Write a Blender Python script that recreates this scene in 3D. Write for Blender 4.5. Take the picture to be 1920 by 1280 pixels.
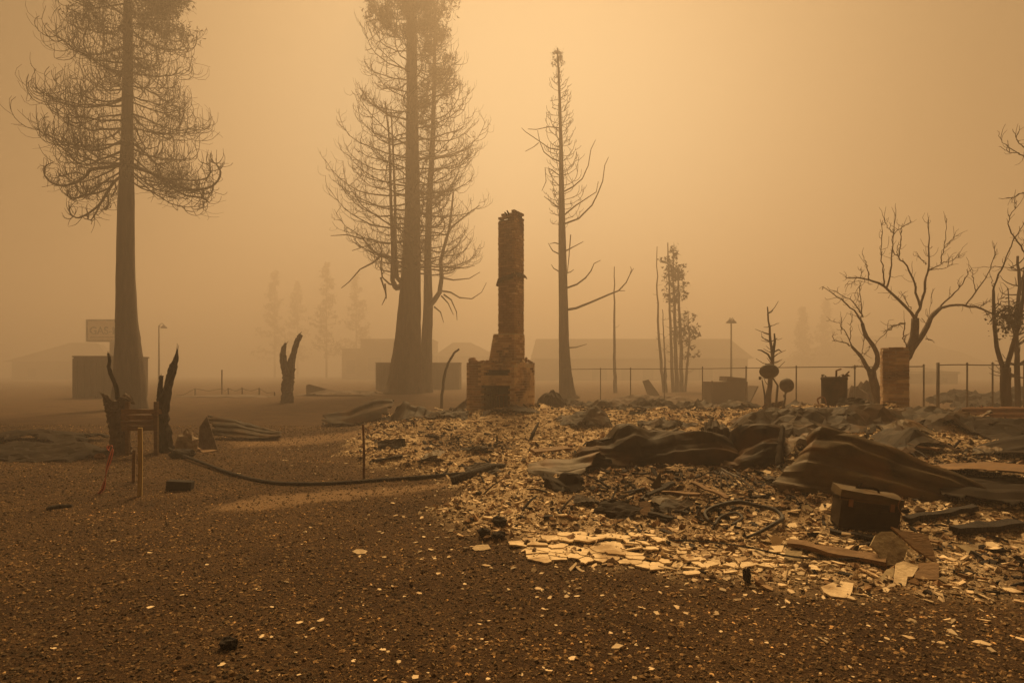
import bpy, math, random
import numpy as np
from mathutils import Vector, Matrix

# ------------------------------------------------------------------ scene, camera, sky, sun, exposure
scene = bpy.context.scene
for _o in list(bpy.data.objects):
    bpy.data.objects.remove(_o, do_unlink=True)
COL = scene.collection
PI = math.pi
R = math.radians
F = 1067.0          # focal length in photograph pixels (20 mm lens)
EYE = 1.55          # camera height
HOR = 700.0         # horizon row in the photograph

cam_d = bpy.data.cameras.new('camera')
cam = bpy.data.objects.new('camera', cam_d); COL.objects.link(cam)
cam.location = (0, 0, EYE); cam.rotation_euler = (R(90), 0, 0)
cam_d.sensor_width = 36; cam_d.lens = 36 * F / 1920
cam_d.shift_y = (HOR - 640) / 1920
cam_d.clip_start = 0.05; cam_d.clip_end = 3000
scene.camera = cam

SUN_AZ, SUN_EL = R(1.0), R(50.0)
GLOW_AZ, GLOW_EL = R(1.0), R(16.0)
def direction(az, el):
    return Vector((math.sin(az) * math.cos(el), math.cos(az) * math.cos(el), math.sin(el)))
sun_dir = direction(SUN_AZ, SUN_EL)
glow_dir = direction(GLOW_AZ, GLOW_EL)

world = bpy.data.worlds.new('World'); scene.world = world; world.use_nodes = True
wn, wl = world.node_tree.nodes, world.node_tree.links
wn.clear()
w_out = wn.new('ShaderNodeOutputWorld')
w_bg = wn.new('ShaderNodeBackground')
w_tc = wn.new('ShaderNodeTexCoord')
w_nrm = wn.new('ShaderNodeVectorMath'); w_nrm.operation = 'NORMALIZE'
w_dot = wn.new('ShaderNodeVectorMath'); w_dot.operation = 'DOT_PRODUCT'
w_dot.inputs[1].default_value = glow_dir
w_acos = wn.new('ShaderNodeMath'); w_acos.operation = 'ARCCOSINE'
w_div = wn.new('ShaderNodeMath'); w_div.operation = 'DIVIDE'; w_div.inputs[1].default_value = PI
w_ramp = wn.new('ShaderNodeValToRGB')
w_ramp.color_ramp.interpolation = 'B_SPLINE'
SKY = [(0, (0.4928, 0.3872, 0.22)), (14, (0.44, 0.3388, 0.1892)), (25, (0.2728, 0.1892, 0.0968)), (37, (0.0528, 0.0317, 0.0141)), (60, (0.0176, 0.0097, 0.0035)), (180, (0.0132, 0.007, 0.0026))]
_el = w_ramp.color_ramp.elements
while len(_el) < len(SKY): _el.new(0.5)
for e, (deg, c) in zip(_el, SKY):
    e.position = deg / 180; e.color = (*c, 1)
w_sky = wn.new('ShaderNodeTexSky'); w_sky.sky_type = 'NISHITA'; w_sky.sun_disc = False
w_sky.sun_elevation = SUN_EL; w_sky.sun_rotation = SUN_AZ; w_sky.dust_density = 10; w_sky.air_density = 1
w_tint = wn.new('ShaderNodeMix'); w_tint.data_type = 'RGBA'; w_tint.blend_type = 'MULTIPLY'
w_tint.inputs['Factor'].default_value = 1
w_tint.inputs['B'].default_value = (.0018, .0010, .0004, 1)
w_add = wn.new('ShaderNodeMix'); w_add.data_type = 'RGBA'; w_add.blend_type = 'ADD'
w_add.inputs['Factor'].default_value = 1
wl.new(w_tc.outputs['Generated'], w_nrm.inputs[0]); wl.new(w_nrm.outputs[0], w_dot.inputs[0])
wl.new(w_dot.outputs['Value'], w_acos.inputs[0]); wl.new(w_acos.outputs[0], w_div.inputs[0])
wl.new(w_div.outputs[0], w_ramp.inputs['Fac'])
wl.new(w_sky.outputs['Color'], w_tint.inputs['A'])
wl.new(w_ramp.outputs['Color'], w_add.inputs['A']); wl.new(w_tint.outputs['Result'], w_add.inputs['B'])
wl.new(w_add.outputs['Result'], w_bg.inputs['Color'])
w_bg.inputs['Strength'].default_value = 1.0
wl.new(w_bg.outputs[0], w_out.inputs['Surface'])

sun_d = bpy.data.lights.new('sun', 'SUN'); sun_d.energy = 5.0; sun_d.angle = R(20.0)
sun_d.color = (1.0, .64, .27)
sun = bpy.data.objects.new('sun', sun_d); COL.objects.link(sun)
sun.rotation_euler = sun_dir.to_track_quat('Z', 'Y').to_euler()

HAZE_DENSITY, HAZE_ANISO, HAZE_COLOR = .0115, .45, (.565, .505, .465)
scene.view_settings.view_transform = 'Standard'
scene.view_settings.look = 'None'
scene.view_settings.exposure = 0.68
scene.view_settings.gamma = 1.0
scene.view_settings.use_curve_mapping = False
scene.cycles.max_bounces = 4
scene.cycles.diffuse_bounces = 2
scene.cycles.glossy_bounces = 2
scene.cycles.volume_bounces = 2
scene.cycles.transparent_max_bounces = 8
scene.cycles.caustics_reflective = False
scene.cycles.caustics_refractive = False
scene.cycles.use_denoising = True
scene.cycles.sample_clamp_indirect = 4.0

# ------------------------------------------------------------------ helpers
rng = np.random.default_rng(11)
rnd = random.Random(5)

def P(px, py, z=0.0):
    "point of the plane at height z seen at a photograph pixel"
    d = (EYE - z) * F / (py - HOR)
    return np.array(((px - 960) / F * d, d, z))
def at(px, py, d):
    return np.array(((px - 960) / F * d, d, EYE + (HOR - py) / F * d))

def _hash(ix, iy, s):
    n = (ix.astype(np.int64) * 374761393 + iy.astype(np.int64) * 668265263 + s * 974711) & 0xffffffff
    n = ((n ^ (n >> 13)) * 1274126177) & 0xffffffff
    return ((n ^ (n >> 16)) & 0xffffff) / float(0xffffff)
def noise(x, y, f=1.0, s=0):
    x = np.asarray(x, float) * f; y = np.asarray(y, float) * f
    ix = np.floor(x); iy = np.floor(y)
    u = x - ix; v = y - iy
    u = u * u * (3 - 2 * u); v = v * v * (3 - 2 * v)
    a = _hash(ix, iy, s); b = _hash(ix + 1, iy, s); c = _hash(ix, iy + 1, s); e = _hash(ix + 1, iy + 1, s)
    return (a * (1 - u) + b * u) * (1 - v) + (c * (1 - u) + e * u) * v
def fbm(x, y, f=1.0, s=0, o=3):
    t = 0; a = .5; n = 0
    for k in range(o):
        t = t + a * noise(x, y, f * 2 ** k, s + 7 * k); n += a; a *= .5
    return t / n
def sstep(a, b, x):
    t = np.clip((x - a) / (b - a), 0, 1); return t * t * (3 - 2 * t)
def poly_sdf(x, y, poly):
    "signed distance, positive inside"
    x = np.asarray(x, float); y = np.asarray(y, float)
    d = np.full(x.shape, 1e9); ins = np.zeros(x.shape, bool)
    n = len(poly)
    for i in range(n):
        ax, ay = poly[i][:2]; bx, by = poly[(i + 1) % n][:2]
        ex, ey = bx - ax, by - ay
        t = np.clip(((x - ax) * ex + (y - ay) * ey) / (ex * ex + ey * ey + 1e-12), 0, 1)
        d = np.minimum(d, np.hypot(x - ax - t * ex, y - ay - t * ey))
        c = ((ay > y) != (by > y)) & (x < (bx - ax) * (y - ay) / ((by - ay) if by != ay else 1e-12) + ax)
        ins ^= c
    return np.where(ins, d, -d)

class MB:
    "collects vertices and faces and links them as one mesh object"
    def __init__(s): s.v = []; s.f = []; s.n = 0
    def add(s, v, f):
        v = np.asarray(v, float); s.v.append(v)
        o = s.n
        s.f.extend([tuple(i + o for i in q) for q in f]); s.n += len(v); return s
    def box(s, c, size, rot=None):
        sx, sy, sz = [k / 2 for k in size]
        v = np.array([(a * sx, b * sy, e * sz) for a in (-1, 1) for b in (-1, 1) for e in (-1, 1)])
        if rot is not None: v = v @ np.array(rot).T
        return s.add(v + np.array(c), [(0, 1, 3, 2), (4, 6, 7, 5), (0, 4, 5, 1), (2, 3, 7, 6), (0, 2, 6, 4), (1, 5, 7, 3)])
    def tube(s, pts, rad, k=6, cap=True, rough=0.0, lobes=None):
        pts = np.asarray(pts, float); n = len(pts)
        rad = np.broadcast_to(np.asarray(rad, float), (n,)) if np.ndim(rad) == 0 or len(rad) == n else np.interp(np.linspace(0, 1, n), np.linspace(0, 1, len(rad)), rad)
        t = np.gradient(pts, axis=0); t /= (np.linalg.norm(t, axis=1)[:, None] + 1e-9)
        ref = np.array((.31, .87, .38)) if abs(t[0][2]) > .5 else np.array((.1, .2, 1.0))
        a = np.cross(t, ref); a /= (np.linalg.norm(a, axis=1)[:, None] + 1e-9)
        b = np.cross(t, a)
        th = np.linspace(0, 2 * PI, k, endpoint=False)
        rr = rad[:, None] * np.ones(k)[None, :]
        if lobes is not None: rr = rr * lobes(np.linspace(0, 1, n)[:, None], th[None, :])
        if rough: rr = rr * (1 + rough * (rng.random((n, k)) - .5))
        v = pts[:, None, :] + rr[..., None] * (np.cos(th)[None, :, None] * a[:, None, :] + np.sin(th)[None, :, None] * b[:, None, :])
        f = []
        for i in range(n - 1):
            for j in range(k):
                j2 = (j + 1) % k
                f.append((i * k + j, i * k + j2, (i + 1) * k + j2, (i + 1) * k + j))
        if cap:
            f.append(tuple(range(k - 1, -1, -1))); f.append(tuple(range((n - 1) * k, n * k)))
        return s.add(v.reshape(-1, 3), f)
    def prism(s, outline, vec):
        "polygon of 3-D points swept along vec"
        o = np.asarray(outline, float); n = len(o); vec = np.asarray(vec, float)
        f = [tuple(range(n)), tuple(range(2 * n - 1, n - 1, -1))]
        f += [(i, i + n, (i + 1) % n + n, (i + 1) % n) for i in range(n)]
        return s.add(np.vstack([o, o + vec]), f)
    def grid(s, p):
        "surface through an (m, n, 3) array"
        m, n = p.shape[:2]
        f = [(i * n + j, i * n + j + 1, (i + 1) * n + j + 1, (i + 1) * n + j) for i in range(m - 1) for j in range(n - 1)]
        return s.add(p.reshape(-1, 3), f)
    def triangulate(s, seed=0):
        r = random.Random(seed); f = []
        for q in s.f:
            if len(q) == 4: f += [(q[0], q[1], q[2]), (q[0], q[2], q[3])] if r.random() < .5 else [(q[1], q[2], q[3]), (q[1], q[3], q[0])]
            else: f.append(q)
        s.f = f; return s
    def lathe(s, prof, c, k=16, axis=None):
        th = np.linspace(0, 2 * PI, k, endpoint=False)
        v = np.array([(r * math.cos(t), r * math.sin(t), z) for r, z in prof for t in th])
        if axis is not None: v = v @ np.array(axis).T
        n = len(prof)
        f = [(i * k + j, i * k + (j + 1) % k, (i + 1) * k + (j + 1) % k, (i + 1) * k + j) for i in range(n - 1) for j in range(k)]
        f.append(tuple(range(k - 1, -1, -1))); f.append(tuple(range((n - 1) * k, n * k)))
        return s.add(v + np.array(c), f)
    def build(s, name, mat, parent=None, base=None, smooth=False, solid=0.0):
        v = np.vstack(s.v)
        if base is None:
            if parent is not None: base = np.array(parent.get('_base', (0, 0, 0)))
            else: base = np.array((v[:, 0].mean(), v[:, 1].mean(), v[:, 2].min()))
        base = np.asarray(base, float)
        me = bpy.data.meshes.new(name)
        me.from_pydata((v - base).tolist(), [], s.f)
        if smooth: me.polygons.foreach_set('use_smooth', [True] * len(me.polygons))
        me.materials.append(mat); me.update()
        return link(name, me, parent, base, solid)
def link(name, me, parent=None, base=(0, 0, 0), solid=0.0):
    o = bpy.data.objects.new(name, me); COL.objects.link(o)
    if parent is None: o.location = base
    else: o.parent = parent
    if parent is None: BASES[o.name] = tuple(base)
    if solid:
        m = o.modifiers.new('thickness', 'SOLIDIFY'); m.thickness = solid; m.offset = 0
    return o
BASES = {}
def tag(o, label, cat=None, group=None, kind=None):
    o['label'] = label
    if cat: o['category'] = cat
    if group: o['group'] = group
    if kind: o['kind'] = kind
    return o
def dent(o, cuts=5, amp=.01, f=9.0, seed=0):
    "subdivide a boxy mesh and warp it, so that no edge stays ruler-straight"
    import bmesh
    bm = bmesh.new(); bm.from_mesh(o.data)
    bmesh.ops.subdivide_edges(bm, edges=bm.edges[:], cuts=cuts, use_grid_fill=True)
    for v in bm.verts:
        c = v.co; q = [float(noise(np.array(c.x + 3.1 * k + seed), np.array(c.y + c.z * 1.7 + k), f, 700 + k + seed)) - .5 for k in range(3)]
        v.co = c + Vector(q) * 2 * amp
    bm.to_mesh(o.data); bm.free(); o.data.update(); return o
class Thing:
    "an Empty at the thing's base; part() adds a mesh child"
    def __init__(s, name, base, label, cat, group=None):
        s.base = np.asarray(base, float)
        s.o = bpy.data.objects.new(name, None); COL.objects.link(s.o); s.o.location = s.base
        s.o.empty_display_size = .1
        tag(s.o, label, cat, group)
    def part(s, name, mb, mat, smooth=False, solid=0.0, parent=None):
        v = np.vstack(mb.v)
        me = bpy.data.meshes.new(name); me.from_pydata((v - s.base).tolist(), [], mb.f)
        if smooth: me.polygons.foreach_set('use_smooth', [True] * len(me.polygons))
        me.materials.append(mat); me.update()
        o = bpy.data.objects.new(name, me); COL.objects.link(o); o.parent = parent or s.o
        if solid:
            m = o.modifiers.new('thickness', 'SOLIDIFY'); m.thickness = solid; m.offset = 0
        return o
def fast_mesh(name, v, tri_or_quad, mat, attr=None, smooth=False):
    "numpy mesh: v (n,3), faces (m,k); attr = per-vertex grey 'tone'"
    me = bpy.data.meshes.new(name)
    n, k = tri_or_quad.shape
    me.vertices.add(len(v)); me.vertices.foreach_set('co', np.ascontiguousarray(v, np.float32).ravel())
    me.loops.add(n * k); me.loops.foreach_set('vertex_index', np.ascontiguousarray(tri_or_quad, np.int32).ravel())
    me.polygons.add(n)
    me.polygons.foreach_set('loop_start', np.arange(0, n * k, k, dtype=np.int32))
    me.polygons.foreach_set('loop_total', np.full(n, k, np.int32))
    me.polygons.foreach_set('use_smooth', np.full(n, smooth))
    if attr is not None:
        for nm, val in attr.items():
            a = me.attributes.new(nm, 'FLOAT', 'POINT'); a.data.foreach_set('value', np.ascontiguousarray(val, np.float32))
    me.materials.append(mat); me.update(calc_edges=True); me.validate()
    return me

# ------------------------------------------------------------------ materials
def mat_noise(name, c1, c2, scale=4, rough=.85, bump=.3, metal=0.0, c3=None, detail=8, stretch=None, s3=1.3, bump_scale=None, tone=None, spec=.3):
    m = bpy.data.materials.new(name); m.use_nodes = True
    n, l = m.node_tree.nodes, m.node_tree.links
    b = n['Principled BSDF']; b.inputs['Roughness'].default_value = rough; b.inputs['Metallic'].default_value = metal
    b.inputs['Specular IOR Level'].default_value = spec
    tc = n.new('ShaderNodeTexCoord'); mp = n.new('ShaderNodeMapping')
    geo = n.new('ShaderNodeNewGeometry')
    l.new(geo.outputs['Position'], mp.inputs['Vector'])
    if stretch: mp.inputs['Scale'].default_value = stretch
    t = n.new('ShaderNodeTexNoise'); t.inputs['Scale'].default_value = scale; t.inputs['Detail'].default_value = detail; t.inputs['Roughness'].default_value = .65
    l.new(mp.outputs[0], t.inputs['Vector'])
    r = n.new('ShaderNodeValToRGB'); r.color_ramp.elements[0].position = .32; r.color_ramp.elements[1].position = .68
    r.color_ramp.elements[0].color = (*c1, 1); r.color_ramp.elements[1].color = (*c2, 1)
    l.new(t.outputs['Fac'], r.inputs['Fac'])
    col = r.outputs['Color']
    if c3 is not None:
        t3 = n.new('ShaderNodeTexNoise'); t3.inputs['Scale'].default_value = s3; t3.inputs['Detail'].default_value = 5
        l.new(mp.outputs[0], t3.inputs['Vector'])
        r3 = n.new('ShaderNodeMapRange'); r3.inputs[1].default_value = .52; r3.inputs[2].default_value = .66
        l.new(t3.outputs['Fac'], r3.inputs[0])
        mx = n.new('ShaderNodeMix'); mx.data_type = 'RGBA'; mx.inputs['B'].default_value = (*c3, 1)
        l.new(r3.outputs[0], mx.inputs['Factor']); l.new(col, mx.inputs['A']); col = mx.outputs['Result']
    if tone:
        at_ = n.new('ShaderNodeAttribute'); at_.attribute_name = 'tone'
        mt = n.new('ShaderNodeMix'); mt.data_type = 'RGBA'; mt.blend_type = 'MULTIPLY'; mt.inputs['Factor'].default_value = 1
        l.new(col, mt.inputs['A']); l.new(at_.outputs['Fac'], mt.inputs['B']); col = mt.outputs['Result']
    l.new(col, b.inputs['Base Color'])
    if bump:
        tb = n.new('ShaderNodeTexNoise'); tb.inputs['Scale'].default_value = bump_scale or scale * 4; tb.inputs['Detail'].default_value = 6
        l.new(mp.outputs[0], tb.inputs['Vector'])
        bp = n.new('ShaderNodeBump'); bp.inputs['Strength'].default_value = bump; bp.inputs['Distance'].default_value = .02
        l.new(tb.outputs['Fac'], bp.inputs['Height']); l.new(bp.outputs[0], b.inputs['Normal'])
    return m

M = {}
M['bark'] = mat_noise('charred_bark', (.030, .020, .013), (.09, .058, .036), 2.5, .95, .8, stretch=(3, 3, .5))
M['twig'] = mat_noise('burnt_twig', (.035, .025, .018), (.06, .042, .03), 3, .95, 0)
M['needles'] = mat_noise('scorched_needles', (.030, .020, .011), (.055, .036, .018), 3, .95, 0)
M['greybark'] = mat_noise('scorched_grey_bark', (.07, .05, .037), (.15, .11, .08), 5, .95, .5, stretch=(2, 2, .6))
M['char'] = mat_noise('charcoal_wood', (.012, .009, .008), (.035, .026, .02), 14, .9, .9, stretch=(1, 1, .35))
M['steel'] = mat_noise('fire_blackened_sheet_metal', (.010, .006, .0025), (.048, .029, .012), 2.2, .7, .2, 0, c3=(.070, .034, .009), s3=1.7, spec=.12)
M['steel2'] = mat_noise('scorched_galvanised_sheet', (.036, .023, .009), (.12, .080, .034), 2.6, .65, .25, 0, c3=(.13, .066, .018), s3=2.3, spec=.2)
M['steel3'] = mat_noise('soot_dark_sheet', (.008, .005, .0025), (.024, .014, .0065), 2.6, .8, .1, 0, spec=.1)
M['rust'] = mat_noise('rusted_metal', (.10, .045, .018), (.22, .10, .035), 5, .8, .4, .1)
M['rustor'] = mat_noise('orange_rust_panel', (.085, .040, .009), (.18, .088, .018), 1.8, .7, .2, 0, stretch=(.3, 2, 2), spec=.25)
M['brick'] = mat_noise('scorched_brick', (.32, .20, .118), (.46, .295, .175), 6, .92, .4, c3=(.15, .09, .055), s3=1.1)
M['brickpale'] = mat_noise('pale_brick', (.50, .35, .215), (.66, .49, .32), 7, .92, .4, c3=(.14, .08, .05), s3=1.6)
M['brickdark'] = mat_noise('dark_brick', (.23, .145, .085), (.33, .21, .125), 6, .92, .4)  # darker brick tone
M['mortar'] = mat_noise('mortar', (.42, .34, .24), (.58, .48, .35), 14, .95, .4)
M['mortard'] = mat_noise('sooty_mortar', (.13, .09, .055), (.24, .17, .11), 14, .95, .4)
M['plaster'] = mat_noise('burnt_plaster', (.60, .46, .28), (.80, .64, .42), 9, .95, .35, c3=(.36, .25, .14), s3=3, tone=False)
M['plaster_t'] = mat_noise('burnt_plaster_chips', (.68, .51, .31), (.90, .71, .46), 12, .95, .2, tone=True, c3=(.42, .28, .15), s3=4)
M['chips_brown'] = mat_noise('scorched_chips', (.20, .115, .055), (.38, .23, .115), 12, .95, .2, tone=True)
M['chips_char'] = mat_noise('charcoal_chips', (.014, .010, .008), (.045, .03, .022), 12, .9, .2, tone=True)
M['gravel_t'] = mat_noise('gravel_stones', (.92, .50, .185), (1.0, .66, .31), 20, .92, .15, tone=True)
M['wood'] = mat_noise('weathered_wood', (.12, .070, .033), (.22, .13, .06), 5, .85, .4, stretch=(1, 1, 6))
M['woodor'] = mat_noise('orange_plank', (.15, .075, .026), (.26, .135, .048), 5, .85, .4, stretch=(1, 5, 5))
M['stake'] = mat_noise('yellow_stake_wood', (.30, .20, .07), (.46, .33, .12), 6, .85, .3, stretch=(4, 4, .6))
M['pink'] = mat_noise('pink_marking_tape', (.62, .16, .13), (.80, .26, .20), 10, .6, 0)
M['pole'] = mat_noise('weathered_steel_pole', (.07, .055, .042), (.12, .10, .08), 5, .7, .1, .2)
M['shed'] = mat_noise('brown_shed_paint', (.075, .05, .033), (.12, .082, .055), .7, .85, .1)
M['wall'] = mat_noise('far_wall', (.13, .10, .075), (.18, .14, .10), .3, .9, .1)
M['roof'] = mat_noise('far_roof', (.08, .06, .045), (.12, .09, .07), .4, .9, .1)
M['signface'] = mat_noise('sign_face', (.78, .68, .54), (.88, .78, .62), .8, .7, 0)
M['signink'] = mat_noise('sign_letters', (.10, .07, .055), (.15, .11, .08), 2, .7, 0)
M['hill'] = mat_noise('burnt_hill', (.05, .04, .03), (.09, .07, .05), .05, 1, 0)
M['void'] = mat_noise('near_black', (.010, .007, .005), (.022, .015, .011), 9, .95, .2)  # near black, for recess backs, windows and charred pieces
M['rubber'] = mat_noise('burnt_rubber', (.018, .014, .012), (.045, .035, .028), 9, .7, .3)
M['rockpale'] = mat_noise('pale_burnt_bag', (.16, .115, .075), (.40, .32, .23), 5, .9, .8)
M['tan'] = mat_noise('tan_plasterboard', (.26, .20, .115), (.40, .315, .19), 7, .95, .4, c3=(.16, .11, .06), s3=5)
# ------------------------------------------------------------------ ground
DEBRIS = [P(640, 850)[:2], P(680, 872)[:2], P(760, 886)[:2], P(860, 905)[:2], P(815, 950)[:2], P(845, 995)[:2], P(960, 1040)[:2], P(1110, 1062)[:2],
          P(1300, 1085)[:2], P(1560, 1112)[:2], P(1760, 1128)[:2], P(1920, 1140)[:2], (6.5, 3.5), (14, 4), (22, 12), (19, 24), (8, 26), (-1, 25), (-5.2, 20), (-5.6, 17), P(690, 806)[:2]]
DEBRIS = [tuple(p) for p in DEBRIS]
CHIM = np.array((-.07, 17.0, 0.0))
STRIP1 = [P(390, 948)[:2], P(470, 933)[:2], P(600, 922)[:2], P(720, 913)[:2], P(850, 905)[:2], P(862, 912)[:2], P(740, 928)[:2], P(600, 940)[:2], P(480, 955)[:2], P(400, 958)[:2]]
STRIP2 = [P(430, 828)[:2], P(520, 822)[:2], P(690, 814)[:2], P(690, 826)[:2], P(560, 835)[:2], P(440, 838)[:2]]
MOUNDS = [(CHIM[0], CHIM[1] - .9, .42, 1.9), (1.5, 16.5, .25, 1.8), (3.6, 8.3, .16, 1.2), (5.2, 11, .42, 1.8), (7.5, 11, .50, 2.0), (9.5, 12, .5, 2.2), (-2.3, 14.5, .22, 1.3),
          (3.9, 6.6, .16, 1.0), (1.3, 7.6, .10, .9), (6.5, 7.6, .25, 1.6), (-14.0, 12.5, .20, 2.5), (4.6, 15.5, .38, 2.2), (8.0, 16, .4, 2.5)]
def debris_mask(x, y):
    sd = poly_sdf(x, y, DEBRIS) + .55 * (fbm(x, y, 1.3, 3) - .5) + .25 * (noise(x, y, 6, 4) - .5)
    return sstep(-.12, .35, sd)
def ashy(x, y):
    "where pale ash and plaster lie thick (1) and where the ground is charred (0)"
    sd = poly_sdf(x, y, DEBRIS)
    v = fbm(x, y, .75, 41) + .34 * np.exp(-(np.maximum(sd - .5, 0) / 1.0) ** 2) * sstep(3.2, 2.2, np.asarray(x)) * sstep(10, 8, np.asarray(y)) + .05 - .10 * sstep(2.2, 4.0, np.asarray(x)) * (np.asarray(y) < 9) + .06 * sstep(11, 14, np.asarray(y))
    return sstep(.32, .54, v + .16 * (fbm(x, y, 3.0, 43) - .5))
def H(x, y):
    x = np.asarray(x, float); y = np.asarray(y, float)
    near = 1 / (1 + (np.hypot(x, y) / 60) ** 2)
    z = (.05 * (fbm(x, y, .35, 1) - .5) + .016 * (fbm(x, y, 2.5, 2) - .5)) * near
    m = debris_mask(x, y) * (np.hypot(x, y) < 40)
    rg = 1 - np.abs(2 * fbm(x, y, 1.1, 5) - 1)
    z = z + m * (.02 + .10 * (rg ** 2) * sstep(3.5, 7, y) + .07 * (fbm(x, y, 3.1, 6) - .4) + .035 * (noise(x, y, 9, 8) - .5))
    for mx, my, h, r in MOUNDS:
        z = z + .62 * h * np.exp(-((x - mx) ** 2 + (y - my) ** 2) / (2 * r * r)) * (.7 + .6 * fbm(x, y, 2.2, 9))
    return z
def Hs(x, y): return float(H(np.array([x]), np.array([y]))[0])
def G(px, py, it=4):
    "ground point (on the uneven surface) seen at a pixel"
    z = 0.0
    for _ in range(it):
        p = P(px, py, z); z = .5 * z + .5 * Hs(p[0], p[1])
    p = P(px, py, z); p[2] = Hs(p[0], p[1]); return p

def axis_vals(lo_f, hi_f, step, lim_lo, lim_hi):
    a = list(np.arange(lo_f, hi_f + 1e-6, step)); s = step; v = hi_f
    while v < lim_hi: s *= 1.09; v += s; a.append(min(v, lim_hi))
    s = step; v = lo_f; b = []
    while v > lim_lo: s *= 1.09; v -= s; b.append(max(v, lim_lo))
    return np.array(b[::-1] + a)
GX = axis_vals(-7, 9, .055, -300, 300); GY = axis_vals(2.2, 10, .05, -60, 300)
gx, gy = np.meshgrid(GX, GY)
gz = H(gx, gy)
def Hs(x, y):
    "height of the ground mesh at one spot"
    i = min(max(int(np.searchsorted(GX, x)) - 1, 0), len(GX) - 2); j = min(max(int(np.searchsorted(GY, y)) - 1, 0), len(GY) - 2)
    u = min(max((x - GX[i]) / (GX[i + 1] - GX[i]), 0), 1); v = min(max((y - GY[j]) / (GY[j + 1] - GY[j]), 0), 1)
    return float((gz[j, i] * (1 - u) + gz[j, i + 1] * u) * (1 - v) + (gz[j + 1, i] * (1 - u) + gz[j + 1, i + 1] * u) * v)
dm = debris_mask(gx, gy)
s1 = .75 * sstep(-.12, .16, poly_sdf(gx, gy, STRIP1) + .40 * (fbm(gx, gy, 5, 31) - .5))
s2 = .65 * sstep(-.3, .3, poly_sdf(gx, gy, STRIP2) + .35 * (fbm(gx, gy, 3, 32) - .5))
pale = np.maximum(s1, s2)
ay = ashy(gx, gy)
nx = len(GX)
idx = np.arange(gx.size).reshape(gx.shape)
quads = np.stack([idx[:-1, :-1], idx[:-1, 1:], idx[1:, 1:], idx[1:, :-1]], -1).reshape(-1, 4)

m = bpy.data.materials.new('burnt_ground'); m.use_nodes = True
n, l = m.node_tree.nodes, m.node_tree.links
b = n['Principled BSDF']; b.inputs['Roughness'].default_value = .95; b.inputs['Specular IOR Level'].default_value = .2
geo = n.new('ShaderNodeNewGeometry')
def tnoise(scale, detail=8, rough=.6):
    t = n.new('ShaderNodeTexNoise'); t.inputs['Scale'].default_value = scale; t.inputs['Detail'].default_value = detail; t.inputs['Roughness'].default_value = rough
    l.new(geo.outputs['Position'], t.inputs['Vector']); return t.outputs['Fac']
def ramp(fac, stops):
    r = n.new('ShaderNodeValToRGB'); e = r.color_ramp.elements
    while len(e) < len(stops): e.new(.5)
    for k, (p_, c) in zip(e, stops): k.position = p_; k.color = (*c, 1)
    l.new(fac, r.inputs['Fac']); return r.outputs['Color']
def mix(fac, a, b_, mode='MIX'):
    x = n.new('ShaderNodeMix'); x.data_type = 'RGBA'; x.blend_type = mode
    if isinstance(fac, float): x.inputs['Factor'].default_value = fac
    else: l.new(fac, x.inputs['Factor'])
    l.new(a, x.inputs['A']); l.new(b_, x.inputs['B']); return x.outputs['Result']
def attr(nm):
    a = n.new('ShaderNodeAttribute'); a.attribute_name = nm; return a.outputs['Fac']
dirt = ramp(tnoise(55, 6, .75), [(.32, (.026, .013, .005)), (.52, (.105, .056, .022)), (.72, (.30, .18, .08))])
dirt2 = ramp(tnoise(1.1, 6), [(.35, (.55, .5, .45)), (.65, (1.0, 1.0, 1.0))])
dirt = mix(1.0, dirt, dirt2, 'MULTIPLY')
ash = ramp(tnoise(26, 8, .75), [(.28, (.050, .033, .020)), (.38, (.30, .20, .11)), (.52, (.72, .55, .34))])
ash2 = ramp(tnoise(1.6, 5), [(.36, (.42, .35, .28)), (.62, (1.0, 1.0, 1.0))])
ash = mix(1.0, ash, ash2, 'MULTIPLY')
charred = ramp(tnoise(30, 8, .75), [(.30, (.022, .013, .007)), (.46, (.12, .072, .036)), (.62, (.46, .32, .18))])
ash = mix(attr('ashy'), charred, ash)
dust = ramp(tnoise(40, 5), [(.3, (.22, .135, .07)), (.7, (.40, .26, .14))])
c = mix(attr('debris'), dirt, ash)
c = mix(attr('pale'), c, dust)
l.new(c, b.inputs['Base Color'])
bp = n.new('ShaderNodeBump'); bp.inputs['Strength'].default_value = 1.0; bp.inputs['Distance'].default_value = .05
l.new(tnoise(45, 8, .7), bp.inputs['Height']); l.new(bp.outputs[0], b.inputs['Normal'])
M['ground'] = m
me = fast_mesh('ground', np.stack([gx.ravel(), gy.ravel(), gz.ravel()], 1), quads, m, {'debris': dm.ravel(), 'pale': pale.ravel(), 'ashy': ay.ravel()}, True)
ground = link('ground', me); tag(ground, 'burnt brown gravel ground spreading to the smoky horizon', kind='structure')

# air full of smoke: one even box round the whole place
HZ = 39.8
mb = MB().box((0, 120, HZ / 2 - .75), (620, 390, HZ + 1.5))
hm = bpy.data.materials.new('smoke_air'); hm.use_nodes = True
hn, hl = hm.node_tree.nodes, hm.node_tree.links
hn.clear(); ho = hn.new('ShaderNodeOutputMaterial'); hv = hn.new('ShaderNodeVolumePrincipled')
hv.inputs['Density'].default_value = HAZE_DENSITY; hv.inputs['Anisotropy'].default_value = HAZE_ANISO
hv.inputs['Color'].default_value = (*HAZE_COLOR, 1)
hl.new(hv.outputs[0], ho.inputs['Volume'])
haze = mb.build('haze', hm, base=(0, 0, 0)); tag(haze, 'thick orange wildfire smoke filling the air', kind='stuff')

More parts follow.
